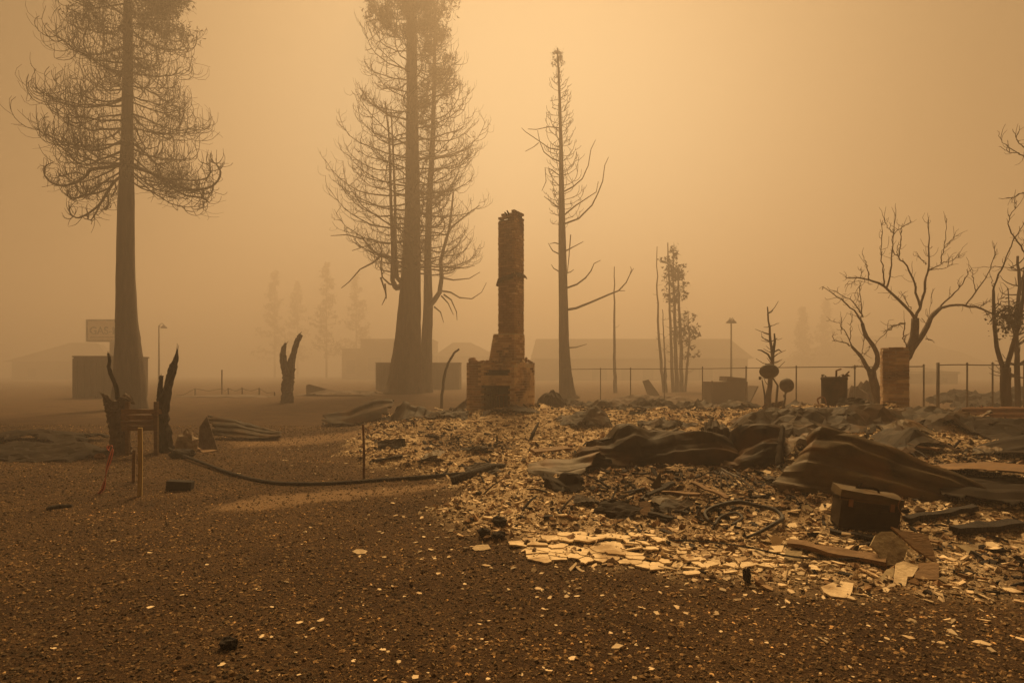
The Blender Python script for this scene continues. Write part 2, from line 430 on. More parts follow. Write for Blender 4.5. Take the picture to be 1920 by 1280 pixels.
# ------------------------------------------------------------------ loose stones and rubble
def scatter(n, ymin, ymax, power, side=1.0, margin=1.2):
    "points in the view wedge, density falling with distance"
    u = rng.random(n)
    k = 2 - power
    y = (ymin ** k + u * (ymax ** k - ymin ** k)) ** (1 / k) if abs(k) > 1e-6 else ymin * (ymax / ymin) ** u
    x = (rng.random(n) * 2 - 1) * (y * .93 + margin) * side
    return x, y
def rot_mats(n, tilt):
    az = rng.random(n) * 2 * PI; ti = np.abs(rng.normal(0, tilt, n)); ax = rng.random(n) * 2 * PI
    ca, sa = np.cos(az), np.sin(az)
    Rz = np.zeros((n, 3, 3)); Rz[:, 0, 0] = ca; Rz[:, 0, 1] = -sa; Rz[:, 1, 0] = sa; Rz[:, 1, 1] = ca; Rz[:, 2, 2] = 1
    kx, ky = np.cos(ax), np.sin(ax); c, s = np.cos(ti), np.sin(ti)
    Rt = np.zeros((n, 3, 3))
    Rt[:, 0, 0] = c + kx * kx * (1 - c); Rt[:, 0, 1] = kx * ky * (1 - c); Rt[:, 0, 2] = ky * s
    Rt[:, 1, 0] = kx * ky * (1 - c); Rt[:, 1, 1] = c + ky * ky * (1 - c); Rt[:, 1, 2] = -kx * s
    Rt[:, 2, 0] = -ky * s; Rt[:, 2, 1] = kx * s; Rt[:, 2, 2] = c
    return Rt @ Rz
def stones(name, x, y, size, tone, mat, flat=.6, lift=.15):
    n_ = len(x)
    base_v = np.array([(1, 0, 0), (-1, 0, 0), (0, 1, 0), (0, -1, 0), (0, 0, 1), (0, 0, -1)], float)
    tri = np.array([(0, 2, 4), (2, 1, 4), (1, 3, 4), (3, 0, 4), (2, 0, 5), (1, 2, 5), (3, 1, 5), (0, 3, 5)])
    v = base_v[None] * (.55 + .9 * rng.random((n_, 6, 1))) + .35 * (rng.random((n_, 6, 3)) - .5)
    v[:, :, 2] *= flat; v *= size[:, None, None]
    v = np.einsum('nij,nvj->nvi', rot_mats(n_, .35), v)
    v[:, :, 0] += x[:, None]; v[:, :, 1] += y[:, None]; v[:, :, 2] += (H(x, y) + size * lift)[:, None]
    f = (tri[None] + (np.arange(n_) * 6)[:, None, None]).reshape(-1, 3)
    return link(name, fast_mesh(name, v.reshape(-1, 3), f, mat, {'tone': np.repeat(tone, 6)}))
def shards(name, x, y, size, tone, mat, thick=.12, tilt=.35, lift=.2, k=5, long_=1.0):
    n_ = len(x)
    th = (np.arange(k)[None] + .75 * (rng.random((n_, k)) - .5)) * 2 * PI / k
    r = .55 + .6 * rng.random((n_, k))
    asp = 1 + long_ * rng.random(n_)
    px_ = r * np.cos(th) * asp[:, None]; py_ = r * np.sin(th) / asp[:, None] ** .5
    h = thick * (.6 + .8 * rng.random(n_))
    top = np.stack([px_ * .93, py_ * .93, np.broadcast_to(h[:, None], px_.shape) + .08 * (rng.random(px_.shape) - .5)], -1)
    bot = np.stack([px_, py_, np.broadcast_to(-h[:, None], px_.shape)], -1)
    v = np.concatenate([top, bot], 1) * size[:, None, None]
    v = np.einsum('nij,nvj->nvi', rot_mats(n_, tilt), v)
    v[:, :, 0] += x[:, None]; v[:, :, 1] += y[:, None]; v[:, :, 2] += (H(x, y) + size * lift)[:, None]
    f = []
    for i in range(1, k - 1): f.append((0, i, i + 1))
    for i in range(k): j = (i + 1) % k; f += [(i, i + k, j + k), (i, j + k, j)]
    f = np.array(f)
    f = (f[None] + (np.arange(n_) * 2 * k)[:, None, None]).reshape(-1, 3)
    return link(name, fast_mesh(name, v.reshape(-1, 3), f, mat, {'tone': np.repeat(tone, 2 * k)}))

x, y = scatter(135000, 2.4, 17, 1.5)
dmk = debris_mask(x, y); st = np.maximum(poly_sdf(x, y, STRIP1) > -.02, poly_sdf(x, y, STRIP2) > -.1)
keep = (rng.random(len(x)) > dmk * .75) & (~st | (rng.random(len(x)) < .5))
x, y = x[keep], y[keep]
size = (.0055 + .010 * rng.random(len(x)) ** 2.6) * (1 + .05 * y)
tone = .055 + .27 * rng.random(len(x)) ** 2.0
pl = rng.random(len(x)) < .028
tone[pl] = .40 + .5 * rng.random(pl.sum()); size[pl] *= .8
patch = .5 * fbm(x, y, .9, 61) + .5 * sstep(.3, .7, fbm(x * .45, y * 1.2, .8, 62))
tone *= .45 + 1.1 * patch
g = stones('gravel', x, y, size, tone, M['gravel_t'])
tag(g, 'loose brown gravel with pale specks covering the open ground', 'gravel', kind='stuff')

def in_debris(n_, ymin, ymax, power, thr=.35):
    x, y = scatter(n_, ymin, ymax, power, margin=1.5)
    k_ = rng.random(n_) < np.clip((debris_mask(x, y) - .05) * 1.3, 0, 1)
    return x[k_], y[k_]
# where the plaster lies thick and where the charcoal does
def plaster_density(x, y): return .22 + .78 * ashy(x, y)
x, y = in_debris(74000, 3.2, 22, 1.25)
k_ = rng.random(len(x)) < plaster_density(x, y); x, y = x[k_], y[k_]
size = (.0065 + .030 * rng.random(len(x)) ** 4) * (1 + .045 * y)
tone = .48 + .52 * rng.random(len(x)) ** .7
tag(shards('plaster_rubble', x, y, size, tone, M['plaster_t'], .16, .38), 'pale broken plaster and ash chips strewn over the house footprint', 'rubble', kind='stuff')
x, y = in_debris(18000, 3.2, 22, 1.25)
size = (.008 + .026 * rng.random(len(x)) ** 3.5) * (1 + .045 * y)
tag(shards('scorched_rubble', x, y, size, .35 + .65 * rng.random(len(x)), M['chips_brown'], .3, .5), 'brown scorched fragments mixed through the ash', 'rubble', kind='stuff')
x, y = in_debris(46000, 3.2, 22, 1.25)
k_ = rng.random(len(x)) < (.12 + .88 * (1 - ashy(x, y))); x, y = x[k_], y[k_]
size = (.009 + .030 * rng.random(len(x)) ** 3.5) * (1 + .045 * y)
tag(shards('charcoal_rubble', x, y, size, .4 + .6 * rng.random(len(x)), M['chips_char'], .35, .6, long_=2.0), 'black charcoal bits lying among the pale chips', 'rubble', kind='stuff')
x, y = in_debris(70000, 3.2, 22, 1.25)
k_ = rng.random(len(x)) < (.25 + .75 * ashy(x, y)); x, y = x[k_], y[k_]
size = (.006 + .022 * rng.random(len(x)) ** 4) * (1 + .045 * y)
tag(stones('ash_crumbs', x, y, size, .36 + .64 * rng.random(len(x)) ** .8, M['plaster_t'], .75, .2), 'crumbly pale ash lumps between the plaster chips', 'rubble', kind='stuff')
x, y = in_debris(20000, 3.2, 22, 1.25)
size = (.007 + .034 * rng.random(len(x)) ** 5) * (1 + .045 * y)
tag(stones('scorched_lumps', x, y, size, .25 + .75 * rng.random(len(x)), M['chips_brown'], .8, .25), 'brown burnt lumps strewn through the rubble', 'rubble', kind='stuff')
# plaster dust blown onto the gravel near the edge of the rubble
x, y = scatter(15000, 3.0, 13, 1.3)
sd = poly_sdf(x, y, DEBRIS)
k_ = rng.random(len(x)) < .5 * np.exp(-np.clip(-sd, 0, 9) / .45) * (sd < .1); x, y = x[k_], y[k_]
size = (.008 + .022 * rng.random(len(x)) ** 3) * (1 + .05 * y)
tag(shards('plaster_flakes', x, y, size, .35 + .6 * rng.random(len(x)), M['plaster_t'], .16, .3), 'pale plaster flakes thinning out onto the gravel', 'rubble', kind='stuff')

def shard_meshes(prefix, count, mat, k=6, thick=.13, asp=1.4):
    out = []
    for i in range(count):
        th = (np.arange(k) + .7 * (rng.random(k) - .5)) * 2 * PI / k; r = .6 + .5 * rng.random(k)
        o = np.stack([r * np.cos(th) * asp, r * np.sin(th), np.full(k, -thick)], 1)
        mb = MB().prism(o, (0, 0, 2 * thick)); v = np.vstack(mb.v); v[k:, :2] *= .94; v[:, 2] += .05 * (rng.random(len(v)) - .5)
        me = bpy.data.meshes.new(prefix); me.from_pydata(v.tolist(), [], mb.f[:1] and [tuple(reversed(q)) for q in mb.f]); me.materials.append(mat); me.update(); out.append(me)
    return out
def place(name, me, p, s, tilt, label, cat, group, az=None):
    o = bpy.data.objects.new(name, me); COL.objects.link(o)
    o.location = (p[0], p[1], p[2] + s * .10); o.scale = (s, s, s * rnd.uniform(.7, 1.2))
    o.rotation_euler = (rnd.gauss(0, tilt), rnd.gauss(0, tilt), rnd.random() * 6.28 if az is None else az)
    return tag(o, label, cat, group)
pl_meshes = shard_meshes('plaster_shard', 9, M['plaster'])
# single pale flakes lying out on the gravel
cnt = 0
while cnt < 120:
    px, py = rnd.uniform(60, 1850), 980 + 300 * rnd.random() ** .8
    p = P(px, py)
    if poly_sdf(np.array([p[0]]), np.array([p[1]]), DEBRIS)[0] > -.08: continue
    if px < 500 and rnd.random() < .5: continue
    p[2] = Hs(p[0], p[1])
    place('plaster_flake', rnd.choice(pl_meshes), p, rnd.choice((.006, .007, .009, .010, .012, .016)) * (1 + .1 * p[1]), .12, 'small pale plaster flake lying alone on the brown gravel', 'plaster flake', 'single plaster flakes on the gravel')
    cnt += 1
# larger shards within the rubble
cnt = 0
while cnt < 230:
    px, py = rnd.uniform(640, 1915), 770 + 365 * rnd.random()
    p = P(px, py)
    if poly_sdf(np.array([p[0]]), np.array([p[1]]), DEBRIS)[0] < .08: continue
    p[2] = Hs(p[0], p[1])
    place('plaster_shard', rnd.choice(pl_meshes), p, rnd.uniform(.022, .052) * (1 + .035 * p[1]), .3, 'palm sized pale plaster shard lying loose in the ash rubble', 'plaster shard', 'plaster shards in the rubble')
    cnt += 1
# ------------------------------------------------------------------ burnt trees
def bend(p0, az, e0, e1, L, n_=8, azw=.15, pw=1.3, jit=0.0):
    pts = [np.array(p0, float)]; st = L / (n_ - 1); a = az; da = rng.normal(0, azw) / n_ * 2
    for i in range(n_ - 1):
        s = (i + .5) / (n_ - 1); e = e0 + (e1 - e0) * s ** pw + (rng.normal(0, jit) if jit else 0); a += da + rng.normal(0, azw / n_)
        pts.append(pts[-1] + st * np.array((math.cos(e) * math.cos(a), math.cos(e) * math.sin(a), math.sin(e))))
    return np.array(pts), a
def trunk_tube(mb, prof, k=20, flare=.12, seed=1):
    "prof: rows (x, y, z, radius)"
    prof = np.array(prof, float)
    z = prof[:, 2]; zz = np.linspace(z[0], z[-1], max(24, int((z[-1] - z[0]) * 1.6)))
    zz = np.unique(np.concatenate([zz, np.linspace(z[0], z[0] + 4, 14)]))
    cx = np.interp(zz, z, prof[:, 0]); cy = np.interp(zz, z, prof[:, 1]); rr = np.interp(zz, z, prof[:, 3])
    def lobes(t, th):
        return 1 + flare * np.cos(7 * th + 1.3 * seed) * np.exp(-t * 5) + .05 * np.cos(13 * th + 4 * t + seed) + .05 * (rng.random((t.shape[0], th.shape[1])) - .5)
    mb.tube(np.stack([cx, cy, zz], 1), rr, k, lobes=lobes); return zz, cx, cy, rr
def conifer(name, label, prof, zlo, zhi, width, n_main, n_sub, n_twig, e0f, e1f, r_main, r_sub, r_twig, curl=1.0, foliage=None, seed=1, group=None, extra=None, twig_len=.5, mains=None, tuft=.13, lenf=1.2, pw=1.5, low=1.0, loops=None, sc=1.0):
    """prof trunk rows; width(z, cos_az) -> branch reach; e0f(t), e1f(t): elevation at the branch root and tip, t = 0..1 up the crown"""
    global rng
    rng = np.random.default_rng(seed)
    if sc != 1.0:      # the same tree, farther off and as much larger
        w0, f0 = width, foliage; zlo, zhi = EYE + (zlo - EYE) * sc, EYE + (zhi - EYE) * sc
        width = lambda z, c: w0(EYE + (z - EYE) / sc, c) * sc
        if f0: foliage = lambda z, p: f0(EYE + (z - EYE) / sc, p)
        r_main, r_sub, r_twig, twig_len, tuft = r_main * sc, r_sub * sc, r_twig * sc, twig_len * sc, tuft * sc
        if loops: loops = loops * sc
    prof = np.array(prof, float)
    T = Thing(name, (prof[0, 0], prof[0, 1], prof[0, 2]), label, 'tree', group)
    mb = MB(); trunk_tube(mb, prof, seed=seed); T.part('trunk', mb, M['bark'], True)
    br = MB(); fo_p = []
    zs = [zlo + (zhi - zlo) * ((i + rng.random()) / n_main) ** low for i in range(n_main)] if mains is None else mains
    az0 = rng.random() * 6
    for i, z in enumerate(zs):
        t = (z - zlo) / (zhi - zlo); az = az0 + i * 2.399 + rng.normal(0, .3)
        x0 = np.interp(z, prof[:, 2], prof[:, 0]); y0 = np.interp(z, prof[:, 2], prof[:, 1]); r0 = np.interp(z, prof[:, 2], prof[:, 3])
        reach = width(z, math.cos(az)) * (.72 + .38 * rng.random())
        e0, e1 = e0f(t) + rng.normal(0, .13), e1f(t) + rng.normal(0, .2)
        L = reach * lenf
        pts, a = bend((x0 + .6 * r0 * math.cos(az), y0 + .6 * r0 * math.sin(az), z), az, e0, e1, L, 10, .8, pw, .10)
        rad = np.linspace(r_main * (.5 + .5 * reach / 4), r_twig * 1.1, 10)
        br.tube(pts, rad, 4, False)
        for j in range(n_sub):
            s = .22 + .74 * (j + rng.random()) / n_sub; q = s * 9; i0 = int(q); fr = q - i0
            p = pts[i0] * (1 - fr) + pts[min(i0 + 1, 9)] * fr
            dv = pts[min(i0 + 1, 9)] - pts[i0]; aa = math.atan2(dv[1], dv[0]); ee = math.asin(max(-1, min(1, dv[2] / (np.linalg.norm(dv) + 1e-9))))
            sg = 1 if (j + i) % 2 else -1
            Ls = L * (.12 + .30 * (1 - s)) * (.6 + .8 * rng.random()) + .25
            sp, sa = bend(p, aa + sg * (.5 + .7 * rng.random()), ee * .5 - .25 + rng.normal(0, .25), (1.2 + .9 * rng.random()) * curl, Ls, 7, .9, 1.2, .12)
            if loops:
                sp, sa = bend(p, aa + sg * (.3 + .9 * rng.random()), rng.normal(-.35, .35), rng.normal(2.5, .5), loops * (.55 + .75 * rng.random()) * (1.15 - .55 * s), 9, .9, 1.1, .08)
                sp = sp[[0, 1, 2, 3, 5, 7, 8]] if False else sp
            br.tube(sp, np.linspace(r_sub, r_twig, len(sp)), 3, False)
            if foliage: fo_p += [(w, z) for w in sp[2:]]
            for k in range(n_twig):
                q = 1 + 5 * rng.random(); i1 = int(q); p2 = sp[i1] * (1 - q + i1) + sp[min(i1 + 1, len(sp) - 1)] * (q - i1)
                te = rng.normal(0, .6)
                tp, _ = bend(p2, sa + rng.normal(0, 1.3), te, te + 2.6 * rng.random() if loops else (1.4 + 1.0 * rng.random()) * curl, twig_len * (.5 + rng.random()), 5, 1.2, 1.0, .1)
                br.tube(tp, np.linspace(r_twig, r_twig * .6, 5), 3, False)
                if foliage: fo_p.append((tp[-1], z)); fo_p.append((tp[2], z))
    if extra: extra(br)
    T.part('crown', br, M['twig'])
    if foliage and fo_p:
        fz = np.array([f[0] for f in fo_p]); zz = np.array([f[0][2] for f in fo_p])
        keep = rng.random(len(fz)) < foliage(zz, fz)
        fz = fz[keep]; rep = 9
        c_ = np.repeat(fz, rep, 0) + rng.normal(0, tuft, (len(fz) * rep, 3))
        d1 = rng.normal(0, 1, c_.shape); d1 /= np.linalg.norm(d1, axis=1)[:, None]
        d2 = rng.normal(0, 1, c_.shape); d2 /= np.linalg.norm(d2, axis=1)[:, None]
        h_ = tuft * (.6 + .6 * rng.random((len(c_), 1)))
        v = np.stack([c_ - d1 * h_, c_ + d1 * h_, c_ + d2 * h_ * .55], 1).reshape(-1, 3) - T.base
        o = bpy.data.objects.new('foliage', fast_mesh('foliage', v, np.arange(len(v)).reshape(-1, 3), M['needles'])); COL.objects.link(o); o.parent = T.o
    return T

def px_prof(rows, d):
    "rows (px centre, py, px width) -> trunk rows at depth d"
    out = []
    for px, py, w in rows:
        p = at(px, py, d); out.append((p[0], d, p[2], w * d / F / 2))
    return out
# tall burnt sequoia on the left
d = 25.0
pr = px_prof([(242, 770, 60), (242, 750, 52), (243, 720, 50), (240, 660, 43), (237, 600, 36), (235, 520, 31), (236, 400, 28), (239, 250, 20), (240, 100, 16), (240, 0, 14), (241, -180, 8), (242, -290, 2)], d)
pr[0] = (pr[0][0], d, -.15, pr[0][3])
def wl_(z, c):
    l_ = np.interp(z, [7.6, 10, 12, 14.4, 16.8, 18, 22, 24.6], [2.8, 3.9, 4.5, 4.1, 3.6, 3.3, 1.8, .3])
    r_ = np.interp(z, [7.6, 9.5, 10.3, 12, 14.4, 16.8, 18, 22, 24.6], [2.0, 4.2, 3.6, 3.4, 3.0, 2.6, 2.4, 1.5, .3])
    return l_ * .84 * (.5 - .5 * c) + r_ * .95 * (.5 + .5 * c)
def low_boughs(br):
    k = 2.977
    for rows, r in (([(715, 925), (830, 960), (900, 990), (980, 1030), (1050, 1060), (1120, 1060), (1190, 1040), (1230, 990), (1232, 950), (1210, 918), (1180, 905)], .085), ([(900, 990), (960, 1050), (1040, 1095), (1110, 1100), (1150, 1115), (1155, 1130), (1130, 1125)], .045),
                    ([(940, 1005), (1000, 1000), (1080, 1010), (1150, 1000), (1180, 960), (1165, 920), (1120, 905)], .04), ([(1050, 1060), (1110, 1085), (1180, 1078), (1190, 1060)], .03), ([(980, 1030), (1010, 1060), (1080, 1070), (1130, 1050)], .03),
                    ([(715, 915), (580, 938), (500, 942), (480, 985), (420, 1022), (350, 1040), (280, 1020), (242, 970), (250, 925), (300, 905)], .08), ([(480, 985), (440, 960), (380, 970), (330, 985)], .035), ([(420, 1022), (430, 1060), (470, 1090), (500, 1080)], .035),
                    ([(715, 960), (640, 1010), (600, 1070), (560, 1140), (500, 1190), (430, 1222), (392, 1195), (385, 1155)], .07), ([(600, 1070), (606, 1140), (590, 1180), (575, 1150)], .035), ([(560, 1140), (540, 1180), (510, 1230), (490, 1225)], .035), ([(610, 1050), (540, 1080), (460, 1090), (400, 1120), (370, 1080), (380, 1055)], .045),
                    ([(640, 1010), (560, 1020), (500, 1060), (450, 1040), (440, 990)], .04), ([(640, 1005), (650, 1060), (620, 1100)], .03), ([(460, 1090), (420, 1110), (390, 1100)], .025)):
        n_ = len(rows); kk = rng.normal(0, 1.2); q = np.array([at(a_ / k, b_ / k, 24.9 - abs(kk) * i / n_) for i, (a_, b_) in enumerate(rows)]); t = np.linspace(0, n_ - 1, 3 * n_)
        q = np.stack([np.interp(t, np.arange(n_), q[:, j]) for j in range(3)], 1); q[1:-1] = .25 * q[:-2] + .5 * q[1:-1] + .25 * q[2:]
        br.tube(q, np.linspace(r, .018, len(q)), 5, False)
        for i in range(5 * n_):
            p = q[rng.integers(4, len(q))]; e = rng.normal(.2, .8); w, _ = bend(p, rng.random() * 6.28, e, e + rng.normal(1.5, 1), .3 + .6 * rng.random(), 6, .8, 1, .1); br.tube(w, np.linspace(.015, .008, 6), 3, False)
conifer('sequoia_tree', 'tall burnt conifer with looping bare boughs beside the fuel sign', pr, 10.3, 24.3, wl_, 96, 13, 3,
        lambda t: -.55 + .6 * t, lambda t: .55 + .3 * t, .052, .018, .0095, 1.35,
        lambda z, p: np.clip((z - 16.6) / 3.0, 0, .7), 3, twig_len=.8, lenf=.98, pw=2.0, low=1.2, tuft=.11, loops=2.2, extra=low_boughs)
# the great one by the chimney
d = 44.0
pr = px_prof([(758, 752, 92), (759, 742, 76), (761, 715, 60), (765, 640, 48), (770, 540, 38), (774, 400, 29), (773, 200, 21), (771, 0, 17), (771, -150, 6), (771, -185, 2)], d)
pr[0] = (pr[0][0], d, -.2, pr[0][3])
def wm_(z, c):
    l_ = np.interp(z, [8, 10, 12, 15.3, 18.7, 22.2, 25.6, 29.5], [3.6, 4.4, 4.7, 4.4, 3.9, 2.9, 1.9, .3])
    return l_
def leaders(br):
    # upright second stems growing out of the trunk
    for rows, r in (([(752, 537), (742, 540), (736, 525), (737, 480), (733, 380), (730, 260), (722, 190)], .26),
                    ([(752, 528), (744, 520), (741, 470), (741, 380), (737, 280), (733, 200)], .20)):
        pts = np.array([at(a_, b_, 43.6) for a_, b_ in rows]); tt = np.linspace(0, 1, len(rows)); t2 = np.linspace(0, 1, 22)
        br.tube(np.stack([np.interp(t2, tt, pts[:, k]) for k in range(3)], 1), np.linspace(r, .04, 22), 8)
    for rows in ([(745, 536), (730, 532), (717, 520), (714, 500), (716, 470), (708, 455), (690, 460), (660, 470)], [(716, 478), (700, 492), (675, 505), (655, 528), (640, 540)],
                 [(714, 520), (722, 545), (725, 560)], [(722, 532), (724, 556), (716, 572)], [(700, 470), (680, 448), (650, 440), (620, 442)]):
        pts = np.array([at(a_, b_, 43.4) for a_, b_ in rows]); br.tube(pts, np.linspace(.08, .026, len(pts)), 5)
conifer('sequoia_tree', 'thickest burnt conifer with upswept boughs, left of the brick chimney', pr, 8.0, 29.4, wm_, 155, 11, 2,
        lambda t: -.08 + .15 * t, lambda t: .95 + .6 * t, .056, .021, .0105, .85,
        lambda z, p: np.where(z > 24.2, .55, .0), 8, extra=leaders, twig_len=.7, tuft=.17, lenf=1.18, pw=1.9, low=1.25, sc=1.2)
d = 46.2
pr = px_prof([(792, 752, 36), (796, 745, 30), (798, 700, 24), (800, 640, 20), (803, 580, 18), (802, 480, 13), (805, 380, 11), (812, 250, 9), (815, 100, 6), (818, 15, 2)], d)
pr[0] = (pr[0][0], d, -.2, pr[0][3])
def w2_(z, c):
    l_ = np.interp(z, [6, 9, 12, 16, 20, 23, 26], [3.4, 3.6, 3.3, 2.9, 2.2, 1.1, .3]); return l_ * (.35 + .65 * (.5 + .5 * c))
def fork(br):
    pts = np.array([at(a_, b_, 45.9) for a_, b_ in [(803, 575), (814, 563), (824, 548), (828, 520), (826, 490), (832, 465), (842, 430), (846, 400), (850, 360)]])
    br.tube(pts, np.linspace(.24, .07, len(pts)), 7)
    for rows in ([(826, 545), (845, 548), (862, 558), (885, 560), (903, 548), (912, 530)], [(826, 520), (850, 525), (880, 522), (900, 510)], [(828, 555), (840, 568), (850, 590)], [(832, 552), (846, 562), (856, 585), (857, 600)],
                 [(814, 575), (826, 585), (832, 605)], [(830, 500), (860, 503), (890, 498)], [(842, 430), (860, 415), (885, 395), (900, 385)]):
        br.tube(np.array([at(a_, b_, 45.6 + rng.normal(0, .4)) for a_, b_ in rows]), np.linspace(.085, .025, len(rows)), 4)
conifer('sequoia_tree', 'slimmer forked conifer close behind the thickest one', pr, 8.3, 25.6, w2_, 62, 7, 2,
        lambda t: -.1 + .2 * t, lambda t: 1.0 + .5 * t, .055, .025, .0135, .85, lambda z, p: np.where(z > 18.0, .16, .0), 14, extra=fork, tuft=.17, sc=1.2)
# lone spire right of the chimney
d = 35.0
pr = px_prof([(1067, 756, 40), (1064, 745, 30), (1060, 700, 23), (1057, 640, 19), (1056, 560, 17), (1054, 460, 14), (1053, 380, 11), (1052, 280, 7), (1050, 200, 5), (1047, 130, 4), (1045, 90, 2)], d)
pr[0] = (pr[0][0], d, -.15, pr[0][3])
def w3_(z, c):
    l_ = np.interp(z, [8, 10, 12.5, 15, 18.4], [.7, .5, 1.35, .85, .12]); r_ = np.interp(z, [8, 10, 12, 13.5, 15.5, 18.4], [.5, 1.4, 1.45, .9, .65, .12])
    return l_ * (.5 - .5 * c) + r_ * (.5 + .5 * c)
def limbs(br):
    for rows, r in (([(1062, 581), (1080, 578), (1110, 566), (1140, 553), (1160, 545), (1174, 530), (1181, 515), (1188, 503)], .10), ([(1060, 541), (1082, 533), (1098, 521), (1108, 508), (1114, 494), (1126, 488)], .075),
                    ([(1160, 545), (1172, 545)], .03), ([(1181, 515), (1184, 505), (1182, 500)], .03), ([(1062, 652), (1080, 651), (1100, 645)], .06), ([(1060, 471), (1075, 463), (1094, 453)], .06),
                    ([(1050, 458), (1040, 455), (1031, 457)], .05), ([(1050, 477), (1036, 470), (1028, 456)], .05), ([(1048, 509), (1038, 503), (1034, 496)], .045), ([(1060, 512), (1070, 510), (1076, 505)], .045),
                    ([(1058, 420), (1085, 410), (1110, 385), (1120, 365), (1130, 340), (1134, 310), (1141, 295)], .07), ([(1056, 405), (1080, 385), (1100, 372), (1118, 360), (1122, 340)], .06),
                    ([(1056, 360), (1075, 350), (1092, 335), (1103, 310), (1108, 280), (1117, 262)], .055), ([(1050, 303), (1035, 297), (1020, 285), (1012, 265), (1008, 245)], .05), ([(1050, 281), (1030, 278), (1013, 266), (985, 247), (978, 240)], .045),
                    ([(1050, 240), (1030, 238), (1005, 243), (990, 242)], .04), ([(1010, 268), (1000, 276), (985, 284)], .03), ([(1050, 390), (1035, 380), (1020, 368)], .045), ([(1070, 440), (1066, 490), (1062, 525)], .04),
                    ([(1050, 330), (1034, 318), (1022, 314), (1024, 340), (1016, 358)], .04)):
        k = rng.normal(0, .5); n_ = len(rows)
        br.tube(np.array([at(a_, b_, d + k * i / n_) for i, (a_, b_) in enumerate(rows)]), np.linspace(r * .9, .018, n_), 5)
conifer('burnt_fir_tree', 'slender burnt spire with a few long upcurved limbs, right of chimney', pr, 9.2, 18.5, w3_, 96, 2, 0,
        lambda t: .05 + .3 * t, lambda t: 1.35 + .25 * t, .026, .014, .011, .8, lambda z, p: np.where(z > 17.8, .8, 0), 22, extra=limbs, tuft=.05, sc=1.167)

# far conifers hardly showing through the smoke
def far_tree(px, top, bot, wpx, d, label, seed, thin=0.0):
    global rng
    rng = np.random.default_rng(seed)
    b_ = at(px, bot, d); tp = at(px, top, d); b_[2] = -.2
    T = Thing('distant_conifer', b_, label, 'tree', 'distant conifers in the smoke')
    T.part('trunk', MB().tube([b_, (b_ + tp) / 2, tp], [.35, .22, .04], 7), M['bark'])
    br = MB(); hgt = tp[2]; W = wpx * d / F / 2
    n_ = 60
    cs = []
    for i in range(n_):
        t = (i + rng.random()) / n_; z = hgt * (.18 + .8 * t); az = rng.random() * 6.28; L = W * (1.05 - t) * (.7 + .5 * rng.random()) + .2
        pts, _ = bend((b_[0], b_[1], z), az, -.1, .6, L, 5, .3)
        br.tube(pts, np.linspace(.08, .03, 5), 3, False); cs += [p for p in pts[1:]]
    T.part('crown', br, M['twig'])
    cs = np.array(cs); c_ = np.repeat(cs, 7, 0) + rng.normal(0, .38, (len(cs) * 7, 3))
    v = (c_[:, None] + rng.normal(0, .36, (len(c_), 3, 3))).reshape(-1, 3) - T.base
    o = bpy.data.objects.new('foliage', fast_mesh('foliage', v, np.arange(len(v)).reshape(-1, 3), M['needles'])); COL.objects.link(o); o.parent = T.o
far_tree(515, 505, 740, 70, 192, 'faint far conifer above the charred two-pronged stump', 71)
far_tree(558, 525, 740, 60, 208, 'faint far conifer right of the two-pronged stump', 72)
far_tree(612, 492, 740, 80, 182, 'tallest faint conifer between stump and thick tree', 73)
far_tree(668, 512, 740, 70, 196, 'faint far conifer over the roof left of thick tree', 74)
far_tree(1505, 575, 735, 44, 180, 'faint small conifer behind the fence near the dishes', 75)
far_tree(1548, 560, 735, 50, 186, 'faint conifer behind the fence above the rusty tank', 76)

# thin burnt poles and saplings behind the fence
def path_px(rows, d0, d1=None):
    d1 = d0 if d1 is None else d1; n_ = len(rows)
    return np.array([at(a_, b_, d0 + (d1 - d0) * i / max(1, n_ - 1)) for i, (a_, b_) in enumerate(rows)])
def simple_tree(name, label, d, trunk_rows, r0, r1, twigs=0, tw_len=.5, foliage=None, mat='bark', seed=1, group=None, more=()):
    global rng
    rng = np.random.default_rng(seed)
    pts = path_px(trunk_rows, d); pts[0][2] = min(pts[0][2], Hs(pts[0][0], pts[0][1])) - .08
    T = Thing(name, pts[0], label, 'tree', group)
    tt = np.linspace(0, 1, len(pts)); t2 = np.linspace(0, 1, 18); sp = np.stack([np.interp(t2, tt, pts[:, k]) for k in range(3)], 1)
    sp[1:-1] += rng.normal(0, r0 * .15, (16, 3))
    T.part('trunk', MB().tube(sp, np.linspace(r0, r1, 18), 8, rough=.2), M[mat], True)
    br = MB(); cs = []
    for rows, r in more:
        q = path_px(rows, d, d + rng.normal(0, .6)); br.tube(q, np.linspace(r, r * .4, len(q)), 5)
    for i in range(twigs):
        t = .25 + .75 * rng.random(); p = sp[int(t * 17)]
        q, _ = bend(p, rng.random() * 6.28, rng.normal(.2, .4), rng.normal(.7, .4), tw_len * (.4 + rng.random()), 5, .6, 1, .15)
        br.tube(q, np.linspace(min(.02, r1 * .8), .006, 5), 4); cs += list(q[2:])
    if br.n: T.part('crown', br, M['twig'])
    if foliage and cs:
        cs = np.array([c for c in cs if foliage[0] < c[2] < foliage[1]])
        c_ = np.repeat(cs, 5, 0) + rng.normal(0, .12, (len(cs) * 5, 3))
        v = (c_[:, None] + rng.normal(0, .11, (len(c_), 3, 3))).reshape(-1, 3) - T.base
        o = bpy.data.objects.new('foliage', fast_mesh('foliage', v, np.arange(len(v)).reshape(-1, 3), M['needles'])); COL.objects.link(o); o.parent = T.o
    return T
S = 'saplings beyond the fence'
simple_tree('burnt_pole_tree', 'lone thin bare trunk beyond the fence, nearest the burnt spire', 46, [(1154, 742), (1152, 640), (1152, 500)], .17, .03, 6, .5, seed=31, group=S)
